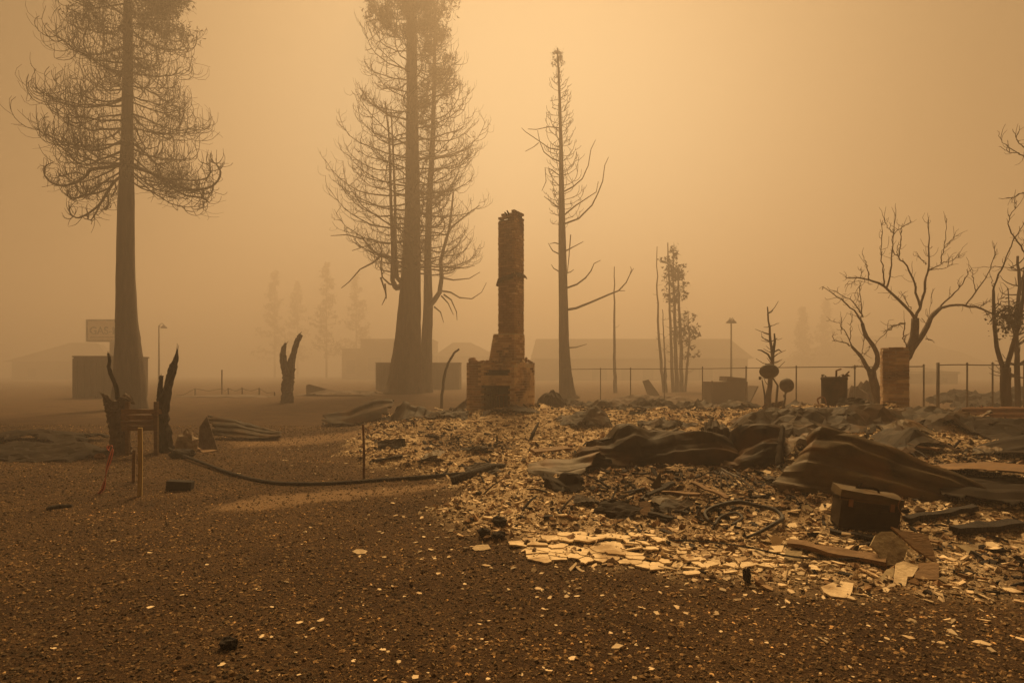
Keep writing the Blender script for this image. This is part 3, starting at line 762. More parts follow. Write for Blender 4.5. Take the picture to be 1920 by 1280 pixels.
simple_tree('burnt_pole_tree', 'leftmost bare trunk of the sapling clump beyond the fence', 46, [(1246, 742), (1240, 690), (1234, 610), (1232, 540), (1232, 462)], .15, .025, 8, .5, seed=32, group=S)
simple_tree('burnt_pole_tree', 'trunk with shaggy scorched top, tallest of the sapling clump', 47, [(1262, 742), (1258, 650), (1255, 560), (1252, 455)], .16, .04, 40, .7, (9.3, 20), seed=33, group=S)
simple_tree('burnt_pole_tree', 'middle sapling trunk with scorched needles along its upper half', 47.5, [(1270, 742), (1266, 640), (1264, 560), (1262, 470)], .19, .04, 46, .75, (7.5, 20), seed=34, group=S)
simple_tree('burnt_pole_tree', 'sapling trunk with hanging scorched sprays on its right side', 48, [(1279, 742), (1276, 640), (1273, 560), (1270, 500)], .18, .05, 40, .9, (4.5, 20), seed=35, group=S)
simple_tree('burnt_pole_tree', 'rightmost short leaning sapling of the clump beyond the fence', 48, [(1284, 742), (1288, 690), (1293, 640), (1290, 590)], .13, .04, 26, .9, (3.0, 20), seed=36, group=S)
simple_tree('burnt_pole_tree', 'short bare stem between the two leftmost trunks of the clump', 46.5, [(1250, 742), (1246, 660), (1242, 580)], .10, .03, 10, .6, seed=37, group=S)
simple_tree('burnt_sapling', 'thin bent burnt stem hooking over left of the chimney', 24, [(826, 778), (829, 735), (834, 700), (840, 680), (850, 664), (861, 654)], .07, .04, 0, mat='char', seed=38)
simple_tree('burnt_snag', 'small bare snag tree rising behind the oval satellite dish', 16.5, [(1440, 800), (1441, 740), (1446, 700), (1449, 676), (1446, 650), (1442, 610), (1439, 575)], .085, .016, 34, .36, mat='greybark', seed=39,
            more=[([(1447, 676), (1440, 664), (1428, 657), (1421, 656)], .035), ([(1450, 660), (1460, 655), (1466, 660)], .03), ([(1436, 770), (1434, 740), (1429, 712)], .04), ([(1448, 672), (1453, 640), (1452, 625)], .05)])

# bare fruit tree by the brick pillar: paths in pixels of an enlargement of the photograph
def zz(rows, ox=1400, oy=380, k=3.048): return [(ox + a_ / k, oy + b_ / k) for a_, b_ in rows]
def limb_tree(name, label, d, trunks, limbs_, twig_n, seed, mat='greybark', leaves=None):
    global rng
    rng = np.random.default_rng(seed)
    b0 = path_px(zz(trunks[0][0]), d)[0]; b0 = np.array((b0[0], d, Hs(b0[0], d) - .05))
    T = Thing(name, b0, label, 'tree')
    tr = MB()
    def smooth(q, m_=18):
        tt = np.linspace(0, 1, len(q)); t2 = np.linspace(0, 1, m_)
        q2 = np.stack([np.interp(t2, tt, q[:, k]) for k in range(3)], 1)
        q2[1:-1] = .25 * q2[:-2] + .5 * q2[1:-1] + .25 * q2[2:]; return q2
    br = MB(); tips = []
    for rows, ra, rb, da, db in trunks:
        q = smooth(path_px(zz(rows), d + da, d + db)); tr.tube(q, np.linspace(ra, rb, 18), 9, rough=.22)
    for rows, ra, rb, da, db in limbs_:
        q = smooth(path_px(zz(rows), d + da, d + db), 14); q[1:-1] += rng.normal(0, .012, (12, 3)); br.tube(q, np.linspace(ra * .78, rb * .8, 14), 6, rough=.25)
        Lq = np.linalg.norm(q[-1] - q[0])
        for i in range(int(twig_n * Lq) + 1):
            i0 = int(rng.uniform(3, 13.9)); dv = q[min(i0 + 1, 13)] - q[i0 - 1]; aa = math.atan2(dv[1], dv[0]); ee = math.asin(max(-1, min(1, dv[2] / (np.linalg.norm(dv) + 1e-9))))
            w, _ = bend(q[i0], aa + rng.normal(0, 1.0), ee + rng.normal(0, .9), ee + rng.normal(.3, .6), .10 + .32 * rng.random() ** 2, 4, .5, 1, .15)
            br.tube(w, np.linspace(.007, .0035, 4), 3); tips.append(w[-1])
        tips.append(q[-1])
    T.part('trunk', tr, M[mat], True); T.part('crown', br, M[mat])
    if leaves:
        (cx, cy, sx, sy, n_) = leaves
        c_ = np.array([at(1400 + rng.normal(cx, sx) / 3.048, 380 + rng.normal(cy, sy) / 3.048, d + rng.normal(0, .35)) for _ in range(n_)])
        h_ = .018 + .022 * rng.random((n_, 1, 1))
        v = (c_[:, None] + rng.normal(0, 1, (n_, 3, 3)) * h_).reshape(-1, 3) - T.base
        o = bpy.data.objects.new('foliage', fast_mesh('foliage', v, np.arange(len(v)).reshape(-1, 3), M['needles'])); COL.objects.link(o); o.parent = T.o
    return T
limb_tree('bare_fruit_tree', 'large bare fruit tree with spreading limbs behind the brick pillar', 14.2,
    [([(868, 1260), (872, 1060), (890, 920), (930, 850), (960, 760), (965, 660)], .14, .085, 0, 0), ([(925, 858), (985, 785), (1030, 710), (1055, 650), (1105, 603)], .075, .05, 0, .5)],
    [([(965, 660), (950, 640), (880, 560), (800, 485), (740, 455), (690, 440), (630, 430), (570, 430)], .055, .012, 0, -.9),
     ([(800, 485), (815, 420), (830, 300), (840, 180), (853, 40)], .03, .008, -.45, -.2), ([(785, 470), (775, 380), (770, 250), (778, 100)], .022, .007, -.45, -.8), ([(840, 180), (805, 135), (785, 95)], .014, .006, -.3, -.5),
     ([(840, 180), (900, 130), (945, 108)], .014, .006, -.3, 0), ([(700, 440), (690, 370), (660, 290)], .018, .007, -.7, -.5), ([(630, 430), (600, 460), (565, 468)], .012, .006, -.8, -1.2), ([(660, 450), (645, 480), (640, 540)], .010, .006, -.7, -.6), ([(650,435),(655,400),(650,375)], .010, .005, -.8, -.9),
     ([(965, 660), (1000, 590), (1025, 440), (1040, 380), (1045, 230), (1040, 120)], .050, .012, 0, .4), ([(1040, 390), (1090, 360), (1150, 340), (1225, 305)], .022, .007, .2, .9), ([(1050, 385), (1120, 380), (1180, 345)], .014, .006, .2, .1),
     ([(1110, 345), (1130, 250), (1145, 95)], .018, .007, .4, .3), ([(1130, 260), (1170, 215), (1200, 190)], .012, .006, .35, .7), ([(1030, 350), (1000, 325), (965, 300)], .014, .006, .2, -.2),
     ([(990, 590), (960, 470), (925, 370), (870, 310), (840, 285)], .035, .012, .1, -.5), ([(870, 310), (880, 200), (890, 120)], .018, .007, -.4, -.3), ([(940, 610), (900, 540), (880, 505)], .014, .006, 0, -.4), ([(870,310),(855,275),(865,245)], .012, .006, -.4, -.6),
     ([(1105, 603), (1160, 588), (1250, 590), (1330, 600), (1400, 630), (1470, 660), (1540, 680)], .048, .014, .5, 1.2), ([(1100, 605), (1160, 540), (1210, 490), (1250, 430), (1285, 380)], .030, .009, .5, .1),
     ([(1250, 588), (1310, 510), (1370, 420), (1410, 330), (1415, 245)], .026, .008, .7, .6), ([(1310, 500), (1295, 430), (1280, 385)], .014, .006, .7, .8), ([(1330, 600), (1370, 570), (1420, 545)], .014, .006, .8, 1.2), ([(1400, 630), (1450, 600), (1500, 590)], .014, .006, .9, .6),
     ([(1340, 600), (1390, 650), (1440, 700)], .014, .006, .8, 1.1), ([(920, 830), (890, 770), (905, 690)], .022, .014, 0, -.4), ([(905, 685), (850, 700), (800, 735), (735, 810)], .02, .008, -.4, -.9), ([(905, 690), (840, 700), (780, 745)], .014, .007, -.4, -.6), ([(1020, 780), (1050, 780), (1075, 800)], .012, .006, .2, .4), ([(1000, 660), (1030, 700), (1060, 520)], .010, .005, .2, .5)],
    8.0, 41)
limb_tree('bare_fruit_tree', 'smaller leaning bare tree left of the brick pillar', 14.6,
    [([(800, 1300), (770, 1180), (735, 1070), (712, 960)], .125, .10, 0, 0), ([(712, 975), (748, 920), (748, 860), (720, 810), (680, 760), (660, 690)], .065, .04, 0, -.2), ([(705, 965), (685, 935), (655, 880), (600, 820)], .06, .035, 0, .3)],
    [([(660, 690), (640, 650), (580, 590), (530, 540), (435, 480)], .035, .008, -.2, -.9), ([(660, 690), (655, 590), (645, 480)], .022, .007, -.2, .2), ([(665, 655), (640, 610), (600, 560), (530, 520), (460, 480)], .022, .006, -.2, -.5), ([(600, 820), (550, 795), (490, 790)], .028, .008, .3, .8), ([(600, 815), (560, 730), (530, 690), (475, 670)], .018, .006, .3, .5), ([(590, 790), (598, 700), (600, 630)], .014, .006, .3, .1), ([(540, 750), (540, 690), (538, 640)], .012, .005, .4, .5),
     ([(655, 880), (675, 800), (670, 740)], .012, .006, .2, 0), ([(500, 790), (490, 760), (520, 750)], .010, .005, .8, .9), ([(720, 810), (690, 850), (660, 880)], .012, .006, -.1, -.4), ([(690, 945), (640, 930), (610, 950)], .012, .006, 0, -.5)],
    8.0, 42)
limb_tree('bare_tree', 'dark bare tree with crisped leaves at the far right fence end', 13.6,
    [([(1482, 1280), (1480, 1100), (1478, 940)], .12, .10, 0, 0), ([(1470, 950), (1432, 850), (1416, 700), (1412, 600), (1410, 500)], .055, .03, 0, .2), ([(1484, 945), (1520, 820), (1555, 700), (1578, 560), (1590, 400)], .055, .03, 0, -.2)],
    [([(1410, 500), (1430, 440), (1480, 330), (1520, 220), (1580, 130)], .03, .01, .2, 0), ([(1410, 500), (1402, 460), (1400, 420)], .014, .006, .2, .3), ([(1620, 330), (1560, 240), (1500, 160), (1495, 80), (1540, 10)], .024, .008, -.2, -.5), ([(1640, 410), (1560, 385), (1480, 368), (1360, 365)], .018, .006, -.2, .3),
     ([(1590, 400), (1600, 250), (1640, 100)], .03, .015, -.2, -.4), ([(1412, 600), (1440, 560), (1490, 485)], .016, .006, .2, .4), ([(1415, 620), (1460, 560), (1540, 580), (1610, 570)], .016, .006, .2, 0), ([(1420, 640), (1480, 660), (1570, 690)], .02, .008, .2, .1), ([(1555, 700), (1540, 650), (1490, 620)], .014, .006, 0, .3),
     ([(1640, -60), (1560, -50), (1500, -20), (1440, -25)], .02, .006, 0, .2), ([(1660, -190), (1570, -270), (1480, -330), (1440, -380)], .02, .006, 0, .2), ([(1660, -250), (1560, -330), (1520, -420)], .018, .006, 0, -.3), ([(1640, 100), (1660, -100), (1680, -300)], .03, .015, -.4, 0), ([(1560,-280),(1500,-290),(1440,-320)], .014, .006, 0, .3)],
    7.0, 43, 'bark', (1510, 665, 50, 42, 900))
simple_tree('bare_tree', 'bare upright stem at the right picture edge behind the fence', 15.5, [(1908, 800), (1908, 700), (1905, 620), (1912, 540), (1908, 480)], .08, .03, 46, .6, mat='bark', seed=44, more=[([(1905, 640), (1893, 590), (1890, 540)], .03), ([(1910, 560), (1922, 500), (1926, 420)], .03)])
# charred stumps
def stump(name, label, d, prongs, seed, mat='char'):
    global rng
    rng = np.random.default_rng(seed)
    q0 = at(prongs[0][0][0][0], prongs[0][0][0][1], d); b0 = np.array((q0[0], d, Hs(q0[0], d) - .05))
    T = Thing(name, b0, label, 'stump')
    for i, (rows, rad) in enumerate(prongs):
        q = path_px(rows, d); n_ = 26; tt = np.linspace(0, 1, len(q)); t2 = np.linspace(0, 1, n_)
        sp = np.stack([np.interp(t2, tt, q[:, k]) for k in range(3)], 1); rr = np.interp(t2, np.linspace(0, 1, len(rad)), rad)
        if i == 0: sp[0][2] = min(sp[0][2], b0[2])
        ph = rng.random(3) * 6
        lob = lambda t, th: 1 + .20 * np.cos(3 * th + ph[0] + 2 * t) + .14 * np.cos(7 * th + ph[1] + 5 * t) + .34 * (rng.random((t.shape[0], th.shape[1])) - .5)
        mb = MB().tube(sp, rr, 14, lobes=lob)
        dv = sp[-1] - sp[-6]
        for k in range(7):            # splinters round the break
            q0 = sp[-4] + rng.normal(0, rr[-4] * .5, 3); q1 = q0 + dv * rng.uniform(.4, 1.3) + rng.normal(0, rr[-4] * .5, 3)
            mb.tube([q0, (q0 + q1) / 2, q1], [rr[-4] * .35, rr[-4] * .22, .002], 4)
        T.part('trunk' if i == 0 else 'prong', mb, M[mat])
    return T
stump('charred_stump', 'jagged black forked stump standing near the pink ribbon stake', 11.2,
      [([(312, 856), (308, 835), (303, 800), (303, 765), (307, 740)], [.15, .125, .115, .11, .08]), ([(304, 770), (312, 735), (319, 705), (325, 685), (331, 668), (332, 654)], [.095, .08, .07, .062, .035, .005]), ([(303, 770), (300, 740), (302, 715), (303, 704)], [.075, .05, .036, .032]), ([(303, 800), (294, 785), (292, 772), (297, 765)], [.06, .08, .06, .03])], 51)
stump('charred_stump', 'two-pronged charred stump standing alone on the far bare lot', 30,
      [([(540, 762), (540, 735), (541, 710), (544, 690)], [.34, .27, .27, .26]), ([(543, 700), (546, 680), (551, 660), (557, 640), (564, 627)], [.22, .18, .14, .12, .11]), ([(540, 705), (533, 690), (530, 665), (532, 652), (537, 643)], [.18, .16, .14, .12, .02])], 52, 'bark')
stump('charred_stump', 'broken brown stump with a splintered top behind the plank sign', 10.9,
      [([(228, 866), (224, 835), (222, 800), (222, 770), (226, 752)], [.19, .17, .155, .14, .10]), ([(216, 790), (208, 760), (200, 745), (190, 738)], [.13, .09, .05, .01]), ([(228, 760), (232, 745), (242, 748), (250, 756)], [.10, .07, .05, .02])], 53, 'greybark')
stump('burnt_sapling', 'thin crooked burnt branch curling up from the broken stump', 11.0,
      [([(226, 790), (222, 750), (218, 725), (208, 702), (204, 688), (206, 676), (203, 662)], [.035, .035, .033, .03, .028, .024, .018])], 54)
# ------------------------------------------------------------------ brick masonry
def brick_mesh(name, mat):
    mb = MB().box((0, 0, 0), (1, 1, 1)); me = bpy.data.meshes.new(name); me.from_pydata(np.vstack(mb.v).tolist(), [], mb.f); me.materials.append(mat); me.update(); return me
BRICKS = {k: brick_mesh('brick', M[k]) for k in ('brick', 'brickpale', 'brickdark')}
class Masonry:
    def __init__(s, T, yaw, seed): s.T = T; s.r = random.Random(seed); s.yaw = yaw; s.c, s.sn = math.cos(yaw), math.sin(yaw); s.items = []
    def w(s, x, y): return (x * s.c - y * s.sn, x * s.sn + y * s.c)
    def block(s, x0f, x1f, y0f, y1f, z0, z1, skip=None, mats=None, cours=.075, core=True, faces='flbr', show='fl'):
        "courses of bricks round a rectangle; x0f.. are functions of z (local metres), y0 is the front"
        n_ = int(round((z1 - z0) / cours)); bw = .10
        for k in range(n_):
            z = z0 + (k + .5) * cours; x0, x1, y0, y1 = x0f(z), x1f(z), y0f(z), y1f(z)
            odd = k % 2
            for face in faces:
                a0, a1 = (x0, x1) if face in 'fb' else (y0, y1)
                ins = bw if (odd if face in 'fb' else not odd) else 0
                a0 += ins; a1 -= ins; m_ = max(1, int(round((a1 - a0) / .215))); L = (a1 - a0) / m_
                for j in range(m_):
                    a = a0 + (j + .5) * L
                    if face == 'f': cx, cy, sx, sy = a, y0 + bw / 2, L - .012, bw
                    elif face == 'b': cx, cy, sx, sy = a, y1 - bw / 2, L - .012, bw
                    elif face == 'l': cx, cy, sx, sy = x0 + bw / 2, a, bw, L - .012
                    else: cx, cy, sx, sy = x1 - bw / 2, a, bw, L - .012
                    if skip and skip(face, a, z, s.r): continue
                    mt = mats(face, a, z, s.r)
                    s.items.append((cx + s.r.gauss(0, .0025), cy + s.r.gauss(0, .0025), z, sx, sy, cours - .012, s.r.gauss(0, .012), mt, face in show))
    def emit(s, max_parts, prefer=None):
        vis = [i for i in s.items if i[8]]
        if prefer: vis.sort(key=prefer)
        sel = set(id(i) for i in vis[:max_parts]); rest = {}
        for it in s.items:
            cx, cy, z, sx, sy, sz, rz, mt, _ = it
            wx, wy = s.w(cx, cy)
            if id(it) in sel:
                o = bpy.data.objects.new('brick', BRICKS[mt]); COL.objects.link(o); o.parent = s.T.o
                o.location = (wx, wy, z); o.rotation_euler = (0, 0, s.yaw + rz); o.scale = (sx, sy, sz)
            else:
                c_, n_ = math.cos(s.yaw + rz), math.sin(s.yaw + rz)
                rest.setdefault(mt, MB()).box((wx + s.T.base[0], wy + s.T.base[1], z + s.T.base[2]), (sx, sy, sz), ((c_, -n_, 0), (n_, c_, 0), (0, 0, 1)))
        for mt, mb in rest.items():
            o = s.T.part('brickwork', mb, M[mt]); o['kind'] = 'stuff'
    def core(s, name, pts_fn, z0, z1, mat, n_=6):
        mb = MB()
        for k in range(n_):
            a, b_ = z0 + (z1 - z0) * k / n_, z0 + (z1 - z0) * (k + 1) / n_
            x0, x1, y0, y1 = pts_fn((a + b_) / 2)
            wx, wy = s.w((x0 + x1) / 2, (y0 + y1) / 2)
            mb.box((wx + s.T.base[0], wy + s.T.base[1], (a + b_) / 2 + s.T.base[2]), (x1 - x0, y1 - y0, b_ - a + .001), ((s.c, -s.sn, 0), (s.sn, s.c, 0), (0, 0, 1)))
        return s.T.part(name, mb, M[mat])
K = lambda v: (lambda z: v)
# the chimney: hearth block, sloping shoulder, tall stack
CHX = np.array(((939 - 960) / F * 17.0, 17.0, 0.0))
CH = Thing('brick_chimney', CHX, 'tall brick chimney with open hearth standing alone amid the rubble', 'chimney')
ms = Masonry(CH, R(-31), 3)
W, D = 1.66, 1.20
def hole(face, a, z, r):
    if face != 'f': return z > 1.74 and r.random() < .25
    if -.12 < a < .66 and 1.49 < z < 1.67: return True         # slot
    if -.27 < a < .68 and 1.12 < z < 1.22: return True         # steel lintel
    if -.30 < a < .66 and z < 1.12: return True                # hearth mouth
    return z > 1.79 and r.random() < .30
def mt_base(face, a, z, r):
    if face == 'f' and a < -.36: return 'brickdark' if r.random() < .85 else 'brick'  # mostly darker bricks at the left of the front face
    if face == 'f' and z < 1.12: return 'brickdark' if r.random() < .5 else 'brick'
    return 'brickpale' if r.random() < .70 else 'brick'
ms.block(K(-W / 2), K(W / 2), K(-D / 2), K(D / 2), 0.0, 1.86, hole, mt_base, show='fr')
SL = lambda z: -.32 + .18 * min(1, max(0, (z - 1.86) / .86))
ms.block(SL, K(.60), K(-.20), K(.40), 1.86, 2.72, None, lambda f, a, z, r: 'brickpale' if r.random() < .5 else 'brick', show='fr')
TOP = 6.30
par = lambda z: .004 * (int((z - 2.72) / .075) % 2)
def top_skip(face, a, z, r):
    t = z - (TOP - .26)
    return t > 0 and ((face == 'f' and a < .05 + t * 1.6) or (face in 'lb' and r.random() < .6) or r.random() < .12)
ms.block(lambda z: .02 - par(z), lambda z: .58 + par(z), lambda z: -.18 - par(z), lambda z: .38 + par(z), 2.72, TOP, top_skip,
         lambda f, a, z, r: ('brickpale' if r.random() < .22 else 'brick') if f == 'r' else ('brickdark' if r.random() < .55 else 'brick'), show='fr')  # right face paler, the other faces mixed with darker bricks
ms.emit(298, lambda i: (0 if i[2] > .5 else 1, i[2]))
for (x0, x1, z0, z1) in ((-W / 2 + .012, -.31, 0, 1.84), (.67, W / 2 - .012, 0, 1.84), (-.31, .67, 1.235, 1.49), (-.31, .67, 1.675, 1.84)):
    ms.core('mortar', lambda z, x0=x0, x1=x1: (x0, x1, -D / 2 + .012, D / 2 - .012), z0, z1, 'mortar', 1)
ms.core('firebox', lambda z: (-.312, .672, D / 2 - .30, D / 2 - .014), 0, 1.235, 'void', 1)
ms.core('slot_back', lambda z: (-.312, .672, -D / 2 + .14, -D / 2 + .22), 1.49, 1.675, 'void', 1)
ms.core('lintel', lambda z: (-.305, .665, -D / 2 + .03, -D / 2 + .14), 1.13, 1.222, 'steel3', 1)
ms.core('mortar', lambda z: (SL(z) + .012, .588, -.188, .388), 1.86, 2.72, 'mortar', 11)
ms.core('mortar', lambda z: (.032, .568, -.168, .368), 2.72, TOP - .24, 'mortard', 1)
mb = MB()
for i in range(5):
    a = ms.w(-.10 + .15 * i, -.40); mb.tube([(CHX[0] + a[0], CHX[1] + a[1], .45), (CHX[0] + a[0], CHX[1] + a[1], .90)], .012, 5)
a0, a1 = ms.w(-.2, -.40), ms.w(.6, -.40); mb.tube([(CHX[0] + a0[0], CHX[1] + a0[1], .91), (CHX[0] + a1[0], CHX[1] + a1[1], .94)], .016, 5)
CH.part('grate', mb, M['rust'])
# roof flashing left on the stack, bent out at the sides
rng = np.random.default_rng(9)
for (xa, xb, ya, yb, zc, flip) in ((.02, .58, -.195, -.24, 4.36, 0), (.01, -.05, -.19, .3, 4.30, 1), (.595, .70, -.19, .37, 4.50, 1)):
    mb = MB(); g_ = np.zeros((7, 5, 3))
    for i in range(7):
        for j in range(5):
            u, v = i / 6, j / 4
            if flip: lx, ly = xa + (xb - xa) * v, ya + (yb - ya) * u
            else: lx, ly = xa + (xb - xa) * u, ya + (yb - ya) * v
            wx, wy = ms.w(lx, ly); g_[i, j] = (CHX[0] + wx, CHX[1] + wy, zc - .10 * v * v - .05 * v + .015 * rng.normal() + (.12 * u if not flip else 0))
    CH.part('flashing', mb.grid(g_), M['steel2'], solid=.006)
rng = np.random.default_rng(19); r_ = random.Random(4)
for lx, ly, z in ((-.76, -.5, 1.91), (-.72, -.45, 1.98), (-.70, -.5, 1.94), (-.64, -.5, 1.90), (-.5, -.48, 1.89), (-.35, -.5, 1.89), (-.2, -.45, 1.89), (0, -.5, 1.89), (.2, -.45, 1.90), (.72, .1, 1.90), (.70, .3, 1.92), (.74, .45, 1.90), (.72, .25, 1.97), (.68, -.3, 1.89)):
    o = bpy.data.objects.new('loose_brick', BRICKS[r_.choice(('brick', 'brickdark', 'brickpale'))]); COL.objects.link(o); o.parent = CH.o
    wx, wy = ms.w(lx, ly); o.location = (wx, wy, z); o.scale = (.17, .09, .06); o.rotation_euler = (r_.gauss(0, .3), r_.gauss(0, .3), r_.random() * 3)
mb = MB(); wx, wy = ms.w(.34, .0)
for i in range(4):
    q, _ = bend((CHX[0] + wx + rng.normal(0, .03), CHX[1] + wy + rng.normal(0, .03), TOP - .26), rng.random() * 6.28, 1.3, rng.normal(1.2, .7), .24 + .14 * rng.random(), 5, .6)
    mb.tube(q, np.linspace(.05, .02, 5), 5)
CH.part('cap_metal', mb, M['steel3'])

# brick pillar at the right
pb = P(1677, 826); d = 12.0
PB = Thing('brick_pillar', ((1677 - 960) / F * d, d, 0), 'short square brick pillar standing in front of the bare fruit tree', 'pillar')
mp_ = Masonry(PB, R(-27), 8)
mp_.block(K(-.235), K(.235), K(-.235), K(.235), 0.15, 2.10, lambda f, a, z, r: z > 2.03 and a < -.10, lambda f, a, z, r: 'brickpale' if r.random() < .25 else ('brick' if r.random() < .75 else 'brickdark'), .075, show='flbr')
mp_.emit(299)
mp_.core('mortar', lambda z: (-.223, .223, -.223, .223), 0.0, 2.06, 'mortar', 1)

# ------------------------------------------------------------------ fences
def fence_run(T, pts, top, r_post, r_rail, posts, mat='pole'):
    "pts = two ends in plan, posts = fractions along"
    a, b_ = np.array(pts[0], float), np.array(pts[1], float)
    for t in posts:
        p = a + (b_ - a) * t; z0 = Hs(p[0], p[1]) - .05
        mb = MB().tube([(p[0], p[1], z0), (p[0], p[1], top + .02)], r_post, 7); o = T.part('post', mb, M[mat], True)
        T.part('post_cap', MB().lathe([(r_post * 1.25, 0), (r_post * 1.2, .03), (r_post * .3, .06)], (p[0], p[1], top + .02), 7), M[mat], True, parent=o)
    mb = MB(); q = np.array([np.append(a + (b_ - a) * t, top + .012 * math.sin(9 * t)) for t in np.linspace(0, 1, 14)]); mb.tube(q, r_rail, 6); T.part('top_rail', mb, M[mat], True)
    mb = MB(); q = np.array([np.append(a + (b_ - a) * t, .10 + Hs(*(a + (b_ - a) * t)) + .02 * math.sin(13 * t)) for t in np.linspace(0, 1, 14)]); mb.tube(q, .006, 4); T.part('bottom_wire', mb, M[mat])
fa, fb = (772 / F * 18.0, 18.0), (166 / F * 29.3, 29.3)
fe = (fb[0] + (fb[0] - fa[0]) * .20, fb[1] + (fb[1] - fa[1]) * .20)
T = Thing('chain_link_fence', (fa[0], fa[1], 0), 'long metal rail fence receding from the brick pillar behind the dishes', 'fence')
fence_run(T, (fa, fe), 1.77, .026, .018, [k / 8.4 for k in range(0, 8)])
fc = ((1757 - 960) / F * 17.2, 17.2); fd = ((1960 - 960) / F * 15.4, 15.4)
T = Thing('chain_link_fence', (fc[0], fc[1], 0), 'metal rail fence at the right edge beyond the tall corner post', 'fence')
fence_run(T, (fc, fd), 1.80, .024, .018, [.0, .30, .54, .82])
T.part('corner_post', MB().tube([(fc[0] - .02, fc[1] - .06, -.05), (fc[0] - .02, fc[1] - .06, 1.88)], .045, 9), M['pole'], True)
# sagging wire fence far left
T = Thing('wire_fence', at(416, 742, 40) * (1, 1, 0), 'sagging low wire fence on short posts left of two-pronged stump', 'fence')
last = None
for px, tp in ((322, 742), (366, 728), (416, 693), (428, 727), (454, 726), (486, 727), (515, 735)):
    p = at(px, tp, 40); T.part('post', MB().tube([(p[0], p[1], -.1), tuple(p)], .045, 6), M['pole'])
    q = at(px, max(tp, 728), 40)
    if last is not None:
        mid = (last + q) / 2; mid[2] -= .18; T.part('wire', MB().tube([last, mid, q], .022, 4), M['pole'])
    last = q
# ------------------------------------------------------------------ far buildings, sign, lamps
def shed(name, label, px0, px1, top, d, depth, mat, ribs=0, yaw=0.0, lid=True):
    x0, x1 = (px0 - 960) / F * d, (px1 - 960) / F * d; h = EYE + (HOR - top) / F * d
    T = Thing(name, ((x0 + x1) / 2, d + depth / 2, 0), label, 'shed')
    T.part('wall', MB().box(((x0 + x1) / 2, d + depth / 2, h / 2 - .05), (x1 - x0, depth, h)), M[mat])
    T.part('roof', MB().box(((x0 + x1) / 2, d + depth / 2, h - .05 + .04), (x1 - x0 + .12, depth + .12, .09)), M['roof'])
    for i in range(ribs):
        x = x0 + (i + .5) * (x1 - x0) / ribs; T.part('rib', MB().box((x, d - .03, h / 2 - .1), ((x1 - x0) / ribs * .45, .07, h - .25)), M[mat])
    for x in (x0 + .05, x1 - .05): T.part('corner_trim', MB().box((x, d - .045, h / 2 - .08), (.12, .10, h - .1)), M['roof'])
    return T
shed('metal_shed', 'dark boxy shed standing behind the leftmost tall tree', 138, 232, 668, 36, 2.4, 'shed', 8)
shed('shipping_container', 'ribbed metal container behind the thickest burnt tree', 705, 861, 680, 55, 2.5, 'shed', 22)
def building(name, label, boxes, d, depth, windows=(), roof=None):
    xs = [(b_[0] - 960) / F * d for b_ in boxes]
    T = Thing(name, (xs[0], d, 0), label, 'building')
    for px0, px1, top in boxes:
        x0, x1 = (px0 - 960) / F * d, (px1 - 960) / F * d; h = EYE + (HOR - top) / F * d
        T.part('wall', MB().box(((x0 + x1) / 2, d + depth / 2, h / 2 - .05), (x1 - x0, depth, h)), M['wall'])
        T.part('parapet', MB().box(((x0 + x1) / 2, d + depth / 2, h + .1), (x1 - x0 + .3, depth + .3, .35)), M['roof'])
    for px0, px1, t, b_ in windows:
        x0, x1 = (px0 - 960) / F * d, (px1 - 960) / F * d; z1, z0 = EYE + (HOR - t) / F * d, EYE + (HOR - b_) / F * d
        o = T.part('window', MB().box(((x0 + x1) / 2, d - .03, (z0 + z1) / 2), (x1 - x0, .12, z1 - z0)), M['void'])
        T.part('sill', MB().box(((x0 + x1) / 2, d - .10, z0 - .06), (x1 - x0 + .2, .22, .1)), M['wall'], parent=o)
    if roof:
        (px0, px1, eave, ridge, r0, r1) = roof
        A = [((px0 - 960) / F * d, eave), ((px1 - 960) / F * d, eave), ((r1 - 960) / F * d, ridge), ((r0 - 960) / F * d, ridge)]
        z = lambda y: EYE + (HOR - y) / F * d
        x0, x1, rx1, rx0 = A[0][0], A[1][0], A[2][0], A[3][0]; ze, zr = z(eave), z(ridge); y0, y1, ym = d - .6, d + depth + .6, d + depth / 2
        v = [(x0, y0, ze), (x1, y0, ze), (x1, y1, ze), (x0, y1, ze), (rx0, ym, zr), (rx1, ym, zr)]
        T.part('roof', MB().add(v, [(0, 1, 5, 4), (1, 2, 5), (2, 3, 4, 5), (3, 0, 4), (3, 2, 1, 0)]), M['roof'])
    return T
building('flat_roofed_building', 'faint stepped flat-roofed building left of the thickest tree', [(641, 676, 655), (676, 808, 637)], 150, 14, [(690, 715, 670, 695), (650, 666, 675, 700)])
building('gabled_house', 'faint hip-roofed house just left of the chimney', [(822, 925, 668)], 154, 10, [(838, 850, 682, 700), (880, 892, 682, 700)], (812, 935, 668, 640, 846, 880))
building('long_building', 'long faint building with wide roof right of the chimney', [(1003, 1402, 672)], 126, 16, [(1110, 1138, 690, 712), (1165, 1185, 690, 720), (1205, 1225, 690, 712), (1310, 1336, 690, 712)], (998, 1412, 672, 631, 1008, 1394))
building('low_house', 'faint low gabled house at the left edge behind the shed', [(22, 200, 678)], 150, 12, [(52, 68, 690, 706)], (8, 214, 678, 640, 100, 150))
building('low_house', 'faint low house behind the right end of the rail fence', [(1728, 1796, 700)], 84, 8, [(1740, 1748, 708, 718), (1768, 1776, 708, 718)], (1722, 1802, 700, 688, 1750, 1770))
d = 64.0
T = Thing('roadside_sign', at(209, 740, d) * (1, 1, 0), 'pale roadside fuel sign partly hidden by the leftmost tall tree', 'sign')
p0, p1 = at(163, 600, d), at(246, 639, d)
